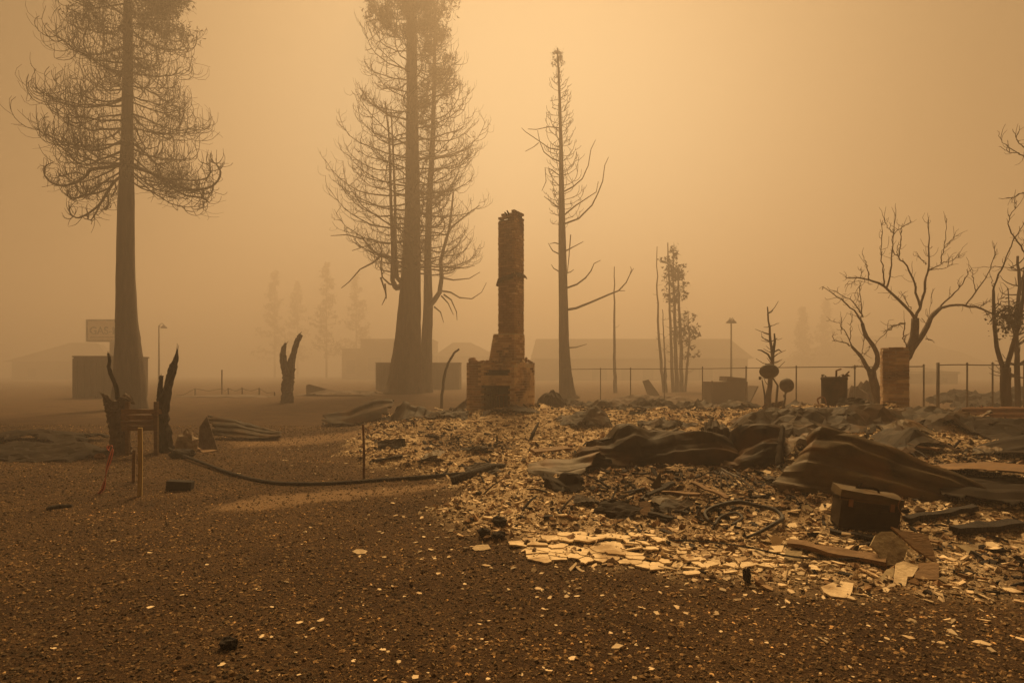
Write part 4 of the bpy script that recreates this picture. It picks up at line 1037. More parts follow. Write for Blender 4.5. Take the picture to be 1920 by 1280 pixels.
T.part('cabinet', MB().box(((p0[0] + p1[0]) / 2, d + .25, (p0[2] + p1[2]) / 2), (p1[0] - p0[0], .5, p0[2] - p1[2])), M['signface'])
for (cx, cz, sx, sz) in (((p0[0] + p1[0]) / 2, p0[2], p1[0] - p0[0] + .16, .16), ((p0[0] + p1[0]) / 2, p1[2], p1[0] - p0[0] + .16, .16), (p0[0], (p0[2] + p1[2]) / 2, .16, p0[2] - p1[2]), (p1[0], (p0[2] + p1[2]) / 2, .16, p0[2] - p1[2])):
    T.part('frame', MB().box((cx, d + .24, cz), (sx, .62, sz)), M['pole'])
T.part('post', MB().box((at(209, 690, d)[0], d + .25, p1[2] / 2), (.5, .4, p1[2])), M['pole'])
cu = bpy.data.curves.new('lettering', 'FONT'); cu.body = 'GAS-M'; cu.size = 1.16; cu.extrude = .02; cu.offset = .018
tmp = bpy.data.objects.new('lettering', cu); COL.objects.link(tmp); bpy.context.view_layer.update()
me = bpy.data.meshes.new_from_object(tmp.evaluated_get(bpy.context.evaluated_depsgraph_get())); bpy.data.objects.remove(tmp)
me.materials.clear(); me.materials.append(M['signink'])
o = bpy.data.objects.new('lettering', me); COL.objects.link(o); o.parent = T.o
q = at(168, 626, d); o.location = (q[0] - T.base[0], d - .03 - T.base[1], q[2]); o.rotation_euler = (R(90), 0, 0)
T.part('rule', MB().box(((p0[0] + p1[0]) / 2 + .1, d - .015, at(0, 632, d)[2]), (p1[0] - p0[0] - .6, .03, .06)), M['signink'])
def lamp(label, px, top, d, hook):
    b_ = at(px, 740, d); b_[2] = 0; t = at(px, top, d)
    T = Thing('street_lamp', b_, label, 'street lamp')
    T.part('pole', MB().tube([b_, (b_[0], d, t[2] * .5), t], [.11, .08, .06], 8), M['pole'], True)
    T.part('base', MB().lathe([(.2, 0), (.2, .3), (.12, .5)], b_, 10), M['pole'])
    for s_ in hook:
        q = [t + (0, 0, -.35), t + (s_ * .12, 0, .12), t + (s_ * .32, 0, .22), t + (s_ * .5, 0, .08)]; o = T.part('arm', MB().tube(q, .035, 6), M['pole'])
        T.part('lamp_shade', MB().lathe([(.32, -.36), (.27, -.24), (.12, -.10), (.05, .0)], q[-1], 12), M['pole'], True)
lamp('tall lamp post with one hooked bell shade beside leftmost tall tree', 298, 610, 58, (1,))
lamp('lamp post with bell shades behind the fence by the dishes', 1371, 600, 52, (.35, -.35))
T = bpy.data.objects[-1] if False else None

# hills hardly visible
v = []; n_ = 60
for name, x0, x1, y, hmax, sd_ in (('hill', 75, 170, 190, 13, 5),):
    xs = np.linspace(x0, x1, n_); zt = hmax * np.sin(np.linspace(0, PI, n_)) ** .8 * (.7 + .5 * fbm(xs, xs * 0 + 1, .06, sd_))
    g_ = np.stack([np.stack([xs, np.full(n_, y - 22), np.full(n_, -.4)], 1), np.stack([xs, np.full(n_, y), zt], 1), np.stack([xs, np.full(n_, y + 40), np.full(n_, -.4)], 1)])
    o = MB().grid(g_).build(name, M['hill'], smooth=True); tag(o, 'faint burnt hillside fading into smoke', kind='structure')
# ------------------------------------------------------------------ wrecked sheet metal
def cr(P4, t):
    a, b_, c_, e = P4; return .5 * (2 * b_ + (c_ - a) * t + (2 * a - 5 * b_ + 4 * c_ - e) * t * t + (3 * b_ - a - 3 * c_ + e) * t ** 3)
def resample(arr, n_):
    "Catmull-Rom along axis 0"
    arr = np.asarray(arr, float); m_ = len(arr); out = []
    for s in np.linspace(0, m_ - 1, n_):
        i = min(int(s), m_ - 2); t = s - i; g = lambda k: arr[max(0, min(m_ - 1, k))]
        out.append(cr((g(i - 1), g(i), g(i + 1), g(i + 2)), t))
    return np.array(out)
def tri(x): return 2 * np.abs(2 * (x - np.floor(x + .5))) - 1
def crease(a, b_, seed, n_=4):
    "sharp folds like those of crushed sheet metal, about -1..1"
    r = np.random.default_rng(900 + seed); t = 0; w = 0
    for k in range(n_):
        th = r.uniform(-.9, .9) + (PI / 2 if k % 3 == 2 else 0); f = r.uniform(.35, .7) * 1.7 ** (k * .7); am = 1 / (1 + .8 * k)
        q = (a * math.cos(th) + b_ * math.sin(th)) * f + r.random() + .35 * (noise(a, b_, .5 * f, 300 + seed + k) - .5)
        t = t + am * tri(q) * (.4 + .9 * noise(a, b_, .45, 400 + seed + k)); w += am
    return t / w
def facets(a, b_, seed):
    "planar facets meeting in sharp folds (linear interpolation on a warped triangle lattice), about -1..1"
    r = np.random.default_rng(950 + seed); t = 0; w = 0
    for k, (f, am) in enumerate(((.55, 1.0), (1.25, .55), (2.7, .22))):
        th = r.uniform(-.6, .6); x = a * math.cos(th) + b_ * math.sin(th); y = -a * math.sin(th) + b_ * math.cos(th)
        x = x * f * .7 + r.random() * 50 + .5 * noise(a, b_, .5 * f, 600 + seed + k); y = y * f * 1.25 + r.random() * 50 + .5 * noise(a, b_, .5 * f, 650 + seed + k)
        ix, iy = np.floor(x), np.floor(y); u, v = x - ix, y - iy
        h00, h10, h01, h11 = (_hash(ix + i, iy + j, 40 + seed + k) for i, j in ((0, 0), (1, 0), (0, 1), (1, 1)))
        up = u + v > 1
        val = np.where(up, h11 + (1 - u) * (h01 - h11) + (1 - v) * (h10 - h11), h00 + u * (h10 - h00) + v * (h01 - h00))
        t = t + am * (2 * val - 1); w += am * .8
    return t / w
def ragged(mb, nu, nv, seed, depth=.10):
    "drop quads along the rim so that the sheet ends in torn edges"
    r = np.random.default_rng(77 + seed); keep = []
    for q in mb.f:
        i, j = q[0] // nv, q[0] % nv; u, v = (i + .5) / (nu - 1), (j + .5) / (nv - 1)
        e = min(u, 1 - u, v, 1 - v); arc = u * 9 + v * 7
        if e > depth * (float(noise(np.array(arc * 1.6), np.array(seed * 1.3), 1.0, 800 + seed)) ** 1.6) + .01 * r.random(): keep.append(q)
    mb.f = keep; return mb
def resample_lin(arr, n_):
    arr = np.asarray(arr, float); t = np.linspace(0, len(arr) - 1, n_); i = np.clip(t.astype(int), 0, len(arr) - 2); f = (t - i).reshape((-1,) + (1,) * (arr.ndim - 1))
    return arr[i] * (1 - f) + arr[i + 1] * f
def sheet(name, label, ctrl, mat, ribs=0, rib_amp=.012, rib_axis=0, crumple=.02, cscale=4.0, nu=70, nv=48, seed=0, cat='metal sheet', group=None, solid=.008, settle=None, edge=.03, smooth=True, facet=False):
    "ctrl: rows of (px, py, depth) control points; rows run across v"
    c_ = np.array([[at(*p) for p in row] for row in ctrl])
    s = .85 * resample_lin(c_, nv) + .15 * resample(c_, nv); s = s.transpose(1, 0, 2); s = .5 * resample_lin(s, nu) + .5 * resample(s, nu)       # (nu, nv, 3)
    u, v = np.meshgrid(np.linspace(0, 1, nu), np.linspace(0, 1, nv), indexing='ij')
    du = np.gradient(s, axis=0); dv = np.gradient(s, axis=1); nrm = np.cross(du, dv); nrm /= np.linalg.norm(nrm, axis=2)[..., None] + 1e-9
    arcu = np.cumsum(np.linalg.norm(du, axis=2), 0); arcv = np.cumsum(np.linalg.norm(dv, axis=2), 1)
    a_ = arcu * cscale; b_ = arcv * cscale
    dsp = crumple * 1.25 * facets(a_, b_, seed)
    if ribs:
        w = (v if rib_axis == 0 else u) * ribs * 2 * PI
        dsp = dsp + rib_amp * np.tanh(2.5 * np.sin(w)) * (.6 + .5 * fbm(a_, b_, .4, 140 + seed))
    s = s + nrm * dsp[..., None]
    # torn, uneven rims
    for k, ax in ((0, 0), (-1, 0)):
        s[k] += (edge * (np.random.default_rng(seed + 3).random((nv, 1)) - .5)) * (s[k] - s[k - 1 if k else 1]) / (np.linalg.norm(s[k] - s[k - 1 if k else 1], axis=1)[:, None] + 1e-6)
    hz = H(s[..., 0], s[..., 1]) - .03
    s[..., 2] = np.maximum(s[..., 2], hz)
    if facet:
        s = s + nrm * (crumple * .35 * (np.random.default_rng(seed + 9).random((nu, nv, 1)) - .5)); s[..., 2] = np.maximum(s[..., 2], hz)
        return tag(ragged(MB().grid(s), nu, nv, seed).triangulate(seed).build(name, M[mat], solid=solid), label, cat, group)
    o = ragged(MB().grid(s), nu, nv, seed).build(name, M[mat], smooth=True, solid=solid); o.data.set_sharp_from_angle(angle=R(13))
    return tag(o, label, cat, group)
def heap(name, label, px0, px1, top, bot, d, depth, mat, seed, folds=3.0, group=None, yaw=0.0, skew=.3, cat='metal sheet'):
    "a collapsed, folded sheet: its outline seen from the front lies between top and bot"
    x0, x1 = (px0 - 960) / F * d, (px1 - 960) / F * d; nu, nv = max(18, min(44, int((px1 - px0) / F * d / .085))), max(10, min(22, int(depth / .085)))
    u, v = np.meshgrid(np.linspace(0, 1, nu), np.linspace(0, 1, nv), indexing='ij')
    rs = np.random.default_rng(seed); u = np.clip(u + (rs.random(u.shape) - .5) * .7 / nu, 0, 1); v = np.clip(v + (rs.random(v.shape) - .5) * .7 / nv, 0, 1)
    L = x1 - x0; x = x0 + u * L; y = d - depth / 2 + v * depth
    rs = np.random.default_rng(seed)
    zg = H(x, y); ztop = EYE + (HOR - top) / F * d; hh = max(.12, ztop - float(np.median(zg)))
    env = np.sin(PI * np.clip(u, .02, .98)) ** .45 * np.sin(PI * np.clip(.12 + .8 * v, 0, 1)) ** .7
    c1 = x * math.cos(skew) + y * math.sin(skew)
    ridge = .5 + .5 * facets(c1 * folds * 2.2 / L, y * 1.2, seed)
    fine = .5 + .5 * facets(c1 * 3.2, y * 3, seed + 50)
    z = zg - .04 + hh * env * (.15 + 1.2 * ridge) + .30 * hh * (fine - .5) + .10 * hh * (rs.random(u.shape) - .5)
    x = x + .22 * hh * (fbm(u * 4, v * 3, 1, 260 + seed) - .5); y = y + .5 * hh * (fbm(u * 5, v * 4, 1, 270 + seed) - .5)
    o = ragged(MB().grid(np.stack([x, y, z], -1)), nu, nv, seed, .14).triangulate(seed).build(name, M[mat], solid=.006)
    return tag(o, label, cat, group)
SG = 'crumpled roofing sheets'
# tent-shaped sheet at the right
sheet('roofing_sheet', 'large bent roofing sheet propped like a tent beside the burnt toolbox', [
    [(1432, 916, 6.40), (1500, 934, 6.22), (1572, 940, 6.15), (1660, 968, 5.98), (1770, 977, 5.88), (1868, 974, 5.92)],
    [(1466, 882, 6.52), (1510, 878, 6.36), (1570, 890, 6.28), (1668, 915, 6.10), (1773, 938, 6.00), (1870, 962, 6.0)],
    [(1502, 842, 6.66), (1526, 822, 6.52), (1588, 834, 6.44), (1680, 866, 6.28), (1780, 902, 6.14), (1872, 948, 6.08)],
    [(1524, 815, 6.80), (1546, 799, 6.68), (1604, 808, 6.60), (1695, 843, 6.44), (1792, 886, 6.28), (1873, 938, 6.16)],
    [(1534, 850, 7.60), (1562, 858, 7.75), (1612, 868, 7.8), (1702, 886, 7.6), (1800, 914, 7.2), (1880, 952, 6.7)]], 'steel2', 5, .022, 0, .07, 2.6, 110, 70, 1)
# long crumpled sheet in the middle
sheet('roofing_sheet', 'long crumpled black roofing sheet lying across the middle of the rubble', [
    [(1075, 897, 8.15), (1150, 898, 8.05), (1240, 893, 8.0), (1330, 897, 7.95), (1400, 902, 7.9)],
    [(1068, 876, 8.22), (1150, 874, 8.12), (1240, 870, 8.1), (1330, 866, 8.05), (1410, 876, 8.0)],
    [(1070, 850, 8.4), (1150, 838, 8.3), (1240, 838, 8.3), (1330, 838, 8.2), (1420, 850, 8.1)],
    [(1085, 830, 8.7), (1160, 804, 8.6), (1225, 818, 8.6), (1320, 814, 8.5), (1425, 832, 8.4)],
    [(1095, 855, 9.5), (1170, 845, 9.5), (1240, 845, 9.5), (1330, 845, 9.4), (1430, 858, 9.2)]], 'steel', 4, .026, 0, .22, 2.4, 120, 66, 2)
sheet('roofing_sheet', 'peaked fold of dark sheet rising behind the long crumpled one', [
    [(1195, 838, 8.7), (1225, 836, 8.7), (1260, 836, 8.7), (1300, 834, 8.7)],
    [(1206, 820, 8.8), (1217, 806, 8.85), (1262, 818, 8.85), (1306, 816, 8.9)],
    [(1212, 815, 9.0), (1222, 803, 9.1), (1262, 810, 9.2), (1310, 808, 9.3)],
    [(1220, 838, 9.6), (1236, 834, 9.6), (1270, 836, 9.6), (1312, 838, 9.7)]], 'steel', 3, .02, 1, .09, 3, 50, 40, 3)
sheet('roofing_sheet', 'tall wedge shaped fold of metal at the crest of the wreckage', [
    [(1312, 852, 8.4), (1335, 858, 8.3), (1365, 862, 8.2), (1390, 856, 8.3)],
    [(1316, 815, 8.6), (1332, 800, 8.5), (1362, 806, 8.4), (1385, 826, 8.4)],
    [(1322, 795, 8.8), (1336, 783, 8.8), (1358, 790, 8.8), (1380, 812, 8.8)],
    [(1326, 830, 9.4), (1345, 826, 9.4), (1366, 828, 9.4), (1388, 838, 9.4)]], 'steel', 5, .025, 1, .08, 3, 48, 40, 4)
sheet('roofing_sheet', 'bulging folded sheet between the tall wedge and the tent shape', [
    [(1338, 900, 7.6), (1380, 908, 7.4), (1430, 906, 7.3), (1462, 890, 7.4)],
    [(1345, 868, 7.8), (1385, 862, 7.6), (1430, 856, 7.5), (1466, 858, 7.6)],
    [(1362, 838, 8.2), (1395, 826, 8.0), (1432, 818, 7.9), (1468, 822, 7.9)],
    [(1372, 826, 8.6), (1402, 810, 8.5), (1436, 802, 8.4), (1468, 806, 8.3)],
    [(1380, 845, 9.1), (1410, 838, 9.1), (1440, 832, 9.0), (1475, 836, 9.0)]], 'steel', 4, .026, 0, .22, 2.4, 76, 64, 5)
sheet('roofing_sheet', 'curled sheet end lying low at the left of the long sheet', [
    [(988, 892, 7.75), (1020, 898, 7.6), (1060, 902, 7.5), (1100, 898, 7.55)],
    [(986, 880, 7.9), (1020, 876, 7.75), (1065, 880, 7.7), (1110, 868, 7.7)],
    [(990, 870, 8.2), (1022, 866, 8.1), (1070, 864, 8.0), (1128, 842, 8.0)],
    [(994, 880, 8.5), (1025, 876, 8.4), (1075, 872, 8.4), (1138, 850, 8.4)]], 'steel2', 2, .02, 0, .06, 2.5, 60, 40, 6)
sheet('scrap_metal', 'black torn scrap with a notch in front of the curled sheet end', [
    [(1018, 912, 6.95), (1045, 922, 6.85), (1075, 918, 6.8), (1100, 908, 6.9)],
    [(1016, 896, 7.0), (1040, 900, 6.95), (1060, 908, 6.9), (1096, 898, 7.0)],
    [(1020, 882, 7.15), (1042, 890, 7.1), (1066, 886, 7.1), (1092, 890, 7.2)]], 'steel3', 0, 0, 0, .09, 5, 44, 36, 7, cat='scrap')
sheet('roofing_sheet', 'standing strip of sheet at the left rim of the tent shape', [
    [(1452, 872, 7.4), (1462, 876, 7.3), (1470, 872, 7.3)], [(1458, 830, 7.6), (1466, 826, 7.5), (1471, 830, 7.5)], [(1464, 798, 7.8), (1468, 794, 7.8), (1471, 800, 7.8)]], 'steel3', 0, 0, 0, .02, 4, 16, 30, 8)
# ridge of crumpled sheets behind
heap('roofing_sheet', 'low dark folded sheet ridge behind the tent shape, under the dishes', 1378, 1560, 764, 830, 10.6, 1.6, 'steel', 11, 4)
heap('roofing_sheet', 'dark folded sheet ridge below the rusty tank and brick pillar', 1530, 1730, 762, 850, 10.4, 1.8, 'steel', 12, 4, skew=-.4)
heap('roofing_sheet', 'twisted dark sheet right of the brick pillar foot', 1690, 1840, 768, 850, 10.0, 1.6, 'steel', 13, 5, skew=.6)
heap('roofing_sheet', 'sunken dark sheet just behind the tent shape crest', 1560, 1760, 800, 870, 8.6, 1.2, 'steel', 14, 4, skew=-.2)
heap('roofing_sheet', 'crumpled dark sheet spread behind the rubble crest at middle right', 1380, 1540, 780, 830, 9.4, 1.2, 'steel', 15, 3)
# left heap in front of the great tree
sheet('roofing_sheet', 'long rolled grey sheet at the left end of the rubble field', [
    [(604, 798, 16.4), (650, 796, 16.2), (695, 786, 16.1), (730, 776, 16.2)],
    [(600, 786, 16.7), (650, 782, 16.6), (695, 768, 16.6), (735, 762, 16.7)],
    [(603, 778, 17.2), (655, 772, 17.1), (698, 752, 17.1), (740, 750, 17.2)],
    [(612, 776, 17.7), (660, 762, 17.6), (700, 746, 17.7), (740, 752, 17.8)],
    [(620, 790, 18.4), (665, 776, 18.3), (705, 762, 18.4), (745, 766, 18.5)]], 'steel', 2, .05, 0, .16, 1.2, 64, 48, 16)
sheet('roofing_sheet', 'angular creased sheet with a peak in front of the thickest tree', [
    [(700, 806, 15.0), (735, 808, 14.8), (770, 800, 14.7), (805, 806, 14.7)],
    [(715, 786, 15.3), (742, 794, 15.2), (776, 776, 15.1), (810, 790, 15.2)],
    [(735, 768, 15.8), (755, 748, 15.8), (785, 758, 15.8), (815, 768, 15.8)],
    [(742, 776, 16.5), (760, 762, 16.5), (790, 764, 16.5), (820, 772, 16.5)]], 'steel', 3, .04, 1, .22, 1.3, 60, 48, 17)
heap('roofing_sheet', 'flat dark sheet lying between creased sheet and chimney foot', 790, 885, 764, 800, 15.4, 1.4, 'steel', 18, 3)
# left side
heap('roofing_sheet', 'long black sheet lying low along the left edge of the lot', -60, 205, 822, 860, 10.6, 1.5, 'steel3', 19, 2.5, skew=.15)
heap('roofing_sheet', 'shallow black sheet behind the one at the left edge', -90, 190, 800, 830, 12.6, 1.4, 'steel3', 20, 2.5, skew=.1)
sheet('roofing_sheet', 'pointed leaning sheet lying behind the pale plank', [
    [(392, 818, 13.3), (440, 824, 13.1), (490, 824, 13.0), (530, 820, 13.1)], [(390, 800, 13.6), (440, 802, 13.6), (490, 812, 13.5), (531, 815, 13.5)], [(386, 778, 14.0), (440, 786, 14.1), (490, 800, 14.0), (532, 811, 14.0)]], 'steel', 4, .02, 0, .05, 3, 44, 30, 21)
# right edge panels
sheet('roof_panel', 'long orange rusted roof panel jutting in at the right edge', [
    [(1718, 880, 7.15), (1790, 884, 6.8), (1860, 889, 6.5), (1960, 896, 6.1)], [(1722, 874, 7.4), (1790, 873, 7.1), (1860, 877, 6.8), (1960, 881, 6.45)], [(1730, 868, 7.7), (1790, 866, 7.45), (1860, 868, 7.15), (1960, 872, 6.85)]], 'rustor', 2, .012, 0, .05, 2, 60, 26, 22, 'metal panel')
sheet('roof_panel', 'black sloping panel underneath the orange rusted panel', [
    [(1770, 932, 5.75), (1850, 950, 5.6), (1960, 962, 5.5)], [(1745, 900, 6.6), (1840, 906, 6.35), (1960, 914, 6.1)], [(1735, 885, 7.2), (1830, 890, 6.9), (1960, 897, 6.5)]], 'steel3', 5, .02, 0, .06, 3, 44, 36, 23, 'metal panel')
sheet('roof_panel', 'dark upturned panel above the orange rusted panel', [
    [(1760, 862, 8.0), (1830, 860, 7.8), (1960, 858, 7.5)], [(1790, 852, 8.3), (1850, 842, 8.1), (1960, 838, 7.8)], [(1820, 846, 8.6), (1870, 828, 8.5), (1960, 812, 8.3)]], 'steel3', 3, .02, 0, .07, 3, 40, 30, 24, 'metal panel')
sheet('rusted_panel', 'red-brown rusted panel standing near the fence at right edge', [
    [(1800, 796, 12.4), (1850, 798, 12.2), (1960, 800, 12.0)], [(1800, 778, 12.6), (1850, 778, 12.5), (1960, 780, 12.3)], [(1802, 762, 12.8), (1850, 760, 12.7), (1960, 760, 12.5)]], 'rust', 4, .018, 0, .01, 2, 40, 24, 25, 'metal panel')
heap('roofing_sheet', 'black collapsed sheet below the rusted panel at right edge', 1790, 1990, 792, 860, 9.4, 1.6, 'steel3', 26, 3)

# ------------------------------------------------------------------ broken slabs with a traced outline, each lying or leaning at its own distance
def slab(name, label, outline, base_py, tilt, thick, mat, cat, yaw=0.0, base_z=None, group=None):
    "outline in photo pixels; the slab's plane passes through the ground line at base_py and leans back by tilt (0 = flat, pi/2 = upright)"
    cx = sum(p[0] for p in outline) / len(outline); g0 = G(cx, base_py) if base_z is None else P(cx, base_py, base_z)
    nv = Vector((0, -math.sin(tilt), math.cos(tilt))); nv.rotate(Matrix.Rotation(yaw, 3, 'Z')); nv = np.array(nv)
    if base_z is None: g0[2] += .015
    pts = []
    for px, py in outline:
        r = np.array(((px - 960) / F, 1, (HOR - py) / F)); o = np.array((0, 0, EYE)); t = np.dot(g0 - o, nv) / np.dot(r, nv); pts.append(o + r * t)
    mb = MB().prism(pts, -nv * thick)
    return tag(mb.build(name, M[mat]), label, cat, group)
def z5(rows): return [(1320 + a_ / 3.2, 880 + b_ / 3.2) for a_, b_ in rows]
slab('plaster_slab', 'largest round-edged tan plaster slab leaning below the toolbox', z5([(1060, 372), (1130, 370), (1190, 420), (1225, 470), (1200, 540), (1140, 582), (1095, 570), (1055, 535), (1048, 500), (1000, 452), (1030, 392)]), 1064, R(48), .02, 'tan', 'plaster slab', .1)
slab('board_piece', 'dark pointed board leaning against the largest plaster slab', z5([(1122, 340), (1200, 370), (1340, 388), (1365, 450), (1400, 560), (1370, 540), (1260, 470)]), 1062, R(40), .02, 'wood', 'board', -.25)
slab('plaster_slab', 'pale cracked plaster slab lying flat below the leaning one', z5([(1152, 562), (1200, 548), (1288, 582), (1252, 640), (1222, 640), (1210, 700), (1160, 690), (1140, 672)]), 1095, R(26), .018, 'plaster', 'plaster slab')
slab('plaster_slab', 'small pale slab tucked left of the flat cracked slab', z5([(1095, 598), (1140, 588), (1138, 660), (1070, 670), (1062, 640)]), 1085, R(20), .016, 'tan', 'plaster slab')
slab('board_piece', 'brown board corner right of the pale cracked slab', z5([(1288, 560), (1410, 556), (1408, 660), (1300, 655), (1260, 645)]), 1088, R(18), .018, 'wood', 'board')
slab('plaster_slab', 'lone pale slab nearest the camera at the rubble edge', z5([(700, 702), (760, 680), (800, 664), (898, 680), (888, 730), (868, 770), (760, 756), (722, 735)]), 1120, R(10), .022, 'plaster', 'plaster slab')
slab('plaster_slab', 'grey square chip beside the long brown board', z5([(490, 482), (590, 490), (575, 545), (480, 540)]), 1052, R(22), .012, 'tan', 'plaster slab')
slab('plaster_slab', 'pale wedge of plaster standing by the long rod', z5([(400, 400), (440, 392), (475, 420), (460, 455), (415, 458)]), 1024, R(60), .015, 'plaster', 'plaster slab')
slab('plaster_slab', 'flat pale piece under the standing plaster wedge', z5([(365, 470), (420, 455), (480, 452), (470, 490), (400, 495)]), 1036, R(8), .015, 'plaster', 'plaster slab')
slab('plaster_slab', 'pale wedge slab lying apart at the right of the leaning board', z5([(1512, 452), (1560, 446), (1645, 448), (1648, 500), (1600, 505), (1560, 480)]), 1038, R(20), .018, 'tan', 'plaster slab')
slab('plaster_slab', 'thin pale piece near the right picture edge', z5([(1690, 432), (1730, 430), (1775, 455), (1740, 470), (1700, 455)]), 1030, R(15), .016, 'plaster', 'plaster slab')
slab('plaster_slab', 'tan angular piece below the bent sheet end at right', z5([(1635, 310), (1690, 315), (1740, 325), (1735, 350), (1670, 352), (1640, 335)]), 994, R(15), .016, 'tan', 'plaster slab')
slab('plaster_slab', 'small pale piece at the toolbox left corner', z5([(690, 225), (740, 200), (768, 208), (735, 240), (700, 245)]), 956, R(20), .014, 'plaster', 'plaster slab')
slab('plaster_slab', 'ragged tan piece in front of the tent shaped sheet', z5([(590, 215), (625, 210), (660, 240), (625, 262), (600, 245)]), 962, R(35), .014, 'tan', 'plaster slab')
slab('sheet_scrap', 'small upright tan triangle of sheet before the long crumpled sheet', [(1220, 912), (1239, 882), (1240, 914), (1228, 918)], 918, R(80), .008, 'steel2', 'scrap')
slab('sheet_scrap', 'square orange-brown scrap lying in the middle rubble', [(1199, 941), (1212, 938), (1221, 944), (1219, 956), (1223, 964), (1208, 968), (1200, 960)], 968, R(38), .008, 'wood', 'scrap')
slab('sheet_scrap', 'dark scrap beside the square orange-brown one', [(1166, 945), (1198, 948), (1200, 962), (1172, 966)], 968, R(40), .008, 'steel', 'scrap', .3)
slab('stone_piece', 'oval pale stone lying alone on open gravel', [(660, 1033), (668, 1029), (680, 1029), (689, 1032), (685, 1037), (670, 1038)], 1038, R(25), .03, 'plaster', 'stone')
slab('stone_piece', 'broken two-piece pale stone near the rubble corner', [(885, 1027), (893, 1021), (915, 1020), (920, 1028), (905, 1031), (890, 1031)], 1031, R(28), .03, 'plaster', 'stone')
slab('stone_piece', 'pale cube of stone in front of the cracked plaster', [(997, 1064), (1004, 1061), (1007, 1068), (1002, 1073), (996, 1071)], 1072, R(45), .025, 'plaster', 'stone')
slab('stone_piece', 'slanted pale stick-like chip before the cracked plaster', [(1066, 1066), (1080, 1053), (1082, 1056), (1070, 1070)], 1069, R(25), .015, 'plaster', 'stone')

# the cracked plaster sheet: its fragments
ZONE = [P(*q)[:2] for q in [(968, 1022), (1040, 1013), (1170, 1011), (1270, 1024), (1400, 1036), (1480, 1046), (1560, 1070), (1500, 1082), (1420, 1076), (1340, 1082), (1250, 1077), (1150, 1063), (1060, 1050), (1005, 1060)]]
zx = [p[0] for p in ZONE]; zy = [p[1] for p in ZONE]
rng = np.random.default_rng(77)
seeds = []
for _ in range(9000):
    q = np.array((rng.uniform(min(zx) - .25, max(zx) + .25), rng.uniform(min(zy) - .25, max(zy) + .25)))
    rad = (.095 if q[0] < 1.0 else .062) * (.35 + 1.3 * float(noise(q[0], q[1], 2.6, 91)))
    if all(np.hypot((q[0] - s_[0]) * .62, q[1] - s_[1]) > rad for s_ in seeds): seeds.append(q)
seeds = np.array(seeds)
sdz = poly_sdf(seeds[:, 0], seeds[:, 1], ZONE) + .10 * (rng.random(len(seeds)) - .5)
CP = Thing('cracked_plaster', (.9, 4.75, 0), 'sheet of cracked pale plaster lying flat at the rubble edge', 'plaster')
def clip_cell(i):
    c_ = seeds[i]; poly = [c_ + np.array(o_) * .2 for o_ in ((-1, -1), (1, -1), (1, 1), (-1, 1))]
    for j in np.argsort(np.hypot(*(seeds - c_).T))[1:16]:
        n_ = seeds[j] - c_; mid = (seeds[j] + c_) / 2; out = []
        for k in range(len(poly)):
            a, b_ = poly[k], poly[(k + 1) % len(poly)]; da, db = np.dot(a - mid, n_), np.dot(b_ - mid, n_)
            if da <= 0: out.append(a)
            if da * db < 0: out.append(a + (b_ - a) * da / (da - db))
        poly = out
        if len(poly) < 3: break
    return poly
for i in range(len(seeds)):
    if sdz[i] < 0: continue
    poly = clip_cell(i)
    if len(poly) < 3: continue
    fine_ = []
    for k in range(len(poly)):          # edges break unevenly, the same on both sides of a crack
        a, b_ = poly[k], poly[(k + 1) % len(poly)]; L_ = np.hypot(*(b_ - a)); fine_.append(a)
        for t in ((.33, .67) if L_ > .06 else (.5,) if L_ > .03 else ()):
            m_ = a + (b_ - a) * t; fine_.append(m_ + L_ * .22 * np.array((float(noise(m_[0], m_[1], 31, 92)) - .5, float(noise(m_[0], m_[1], 31, 93)) - .5)))
    poly = fine_
    c_ = np.mean(poly, 0); loose = max(0, c_[0] - .9) * .6 + .15
    far = c_[0] > 1.0 + .3 * rng.random()
    if far and rng.random() < .38: continue
    sh = 1 - (.10 + .22 * rng.random() if far else .008 + .03 * rng.random() ** 3); tz = (.006 if far else .016) + (.016 if far else .005) * rng.random()
    tx, ty = rng.normal(0, .14 if far else .012, 2)
    pts = []
    for p in poly:
        q = c_ + (p - c_) * sh + rng.normal(0, .004, 2); pts.append((q[0], q[1], Hs(c_[0], c_[1]) + tz + (q[0] - c_[0]) * tx + (q[1] - c_[1]) * ty))
    CP.part('fragment', MB().prism(pts, (0, 0, -.014)), M['plaster'])

# ------------------------------------------------------------------ other things
def stick(name, label, pts, r, mat, cat, k=7, rough=.25, group=None, n_=14):
    pts = np.asarray(pts, float); tt = np.linspace(0, 1, len(pts)); t2 = np.linspace(0, 1, n_)
    q = resample(pts, n_) if len(pts) > 3 else np.stack([np.interp(t2, tt, pts[:, i]) for i in range(3)], 1)
    rr = np.interp(t2, np.linspace(0, 1, len(r)), r) if np.ndim(r) else r
    return tag(MB().tube(q, rr, k, rough=rough).build(name, M[mat], smooth=k > 5), label, cat, group)
def gp(px, py, dz=0.0):
    p = G(px, py); p[2] += dz; return p
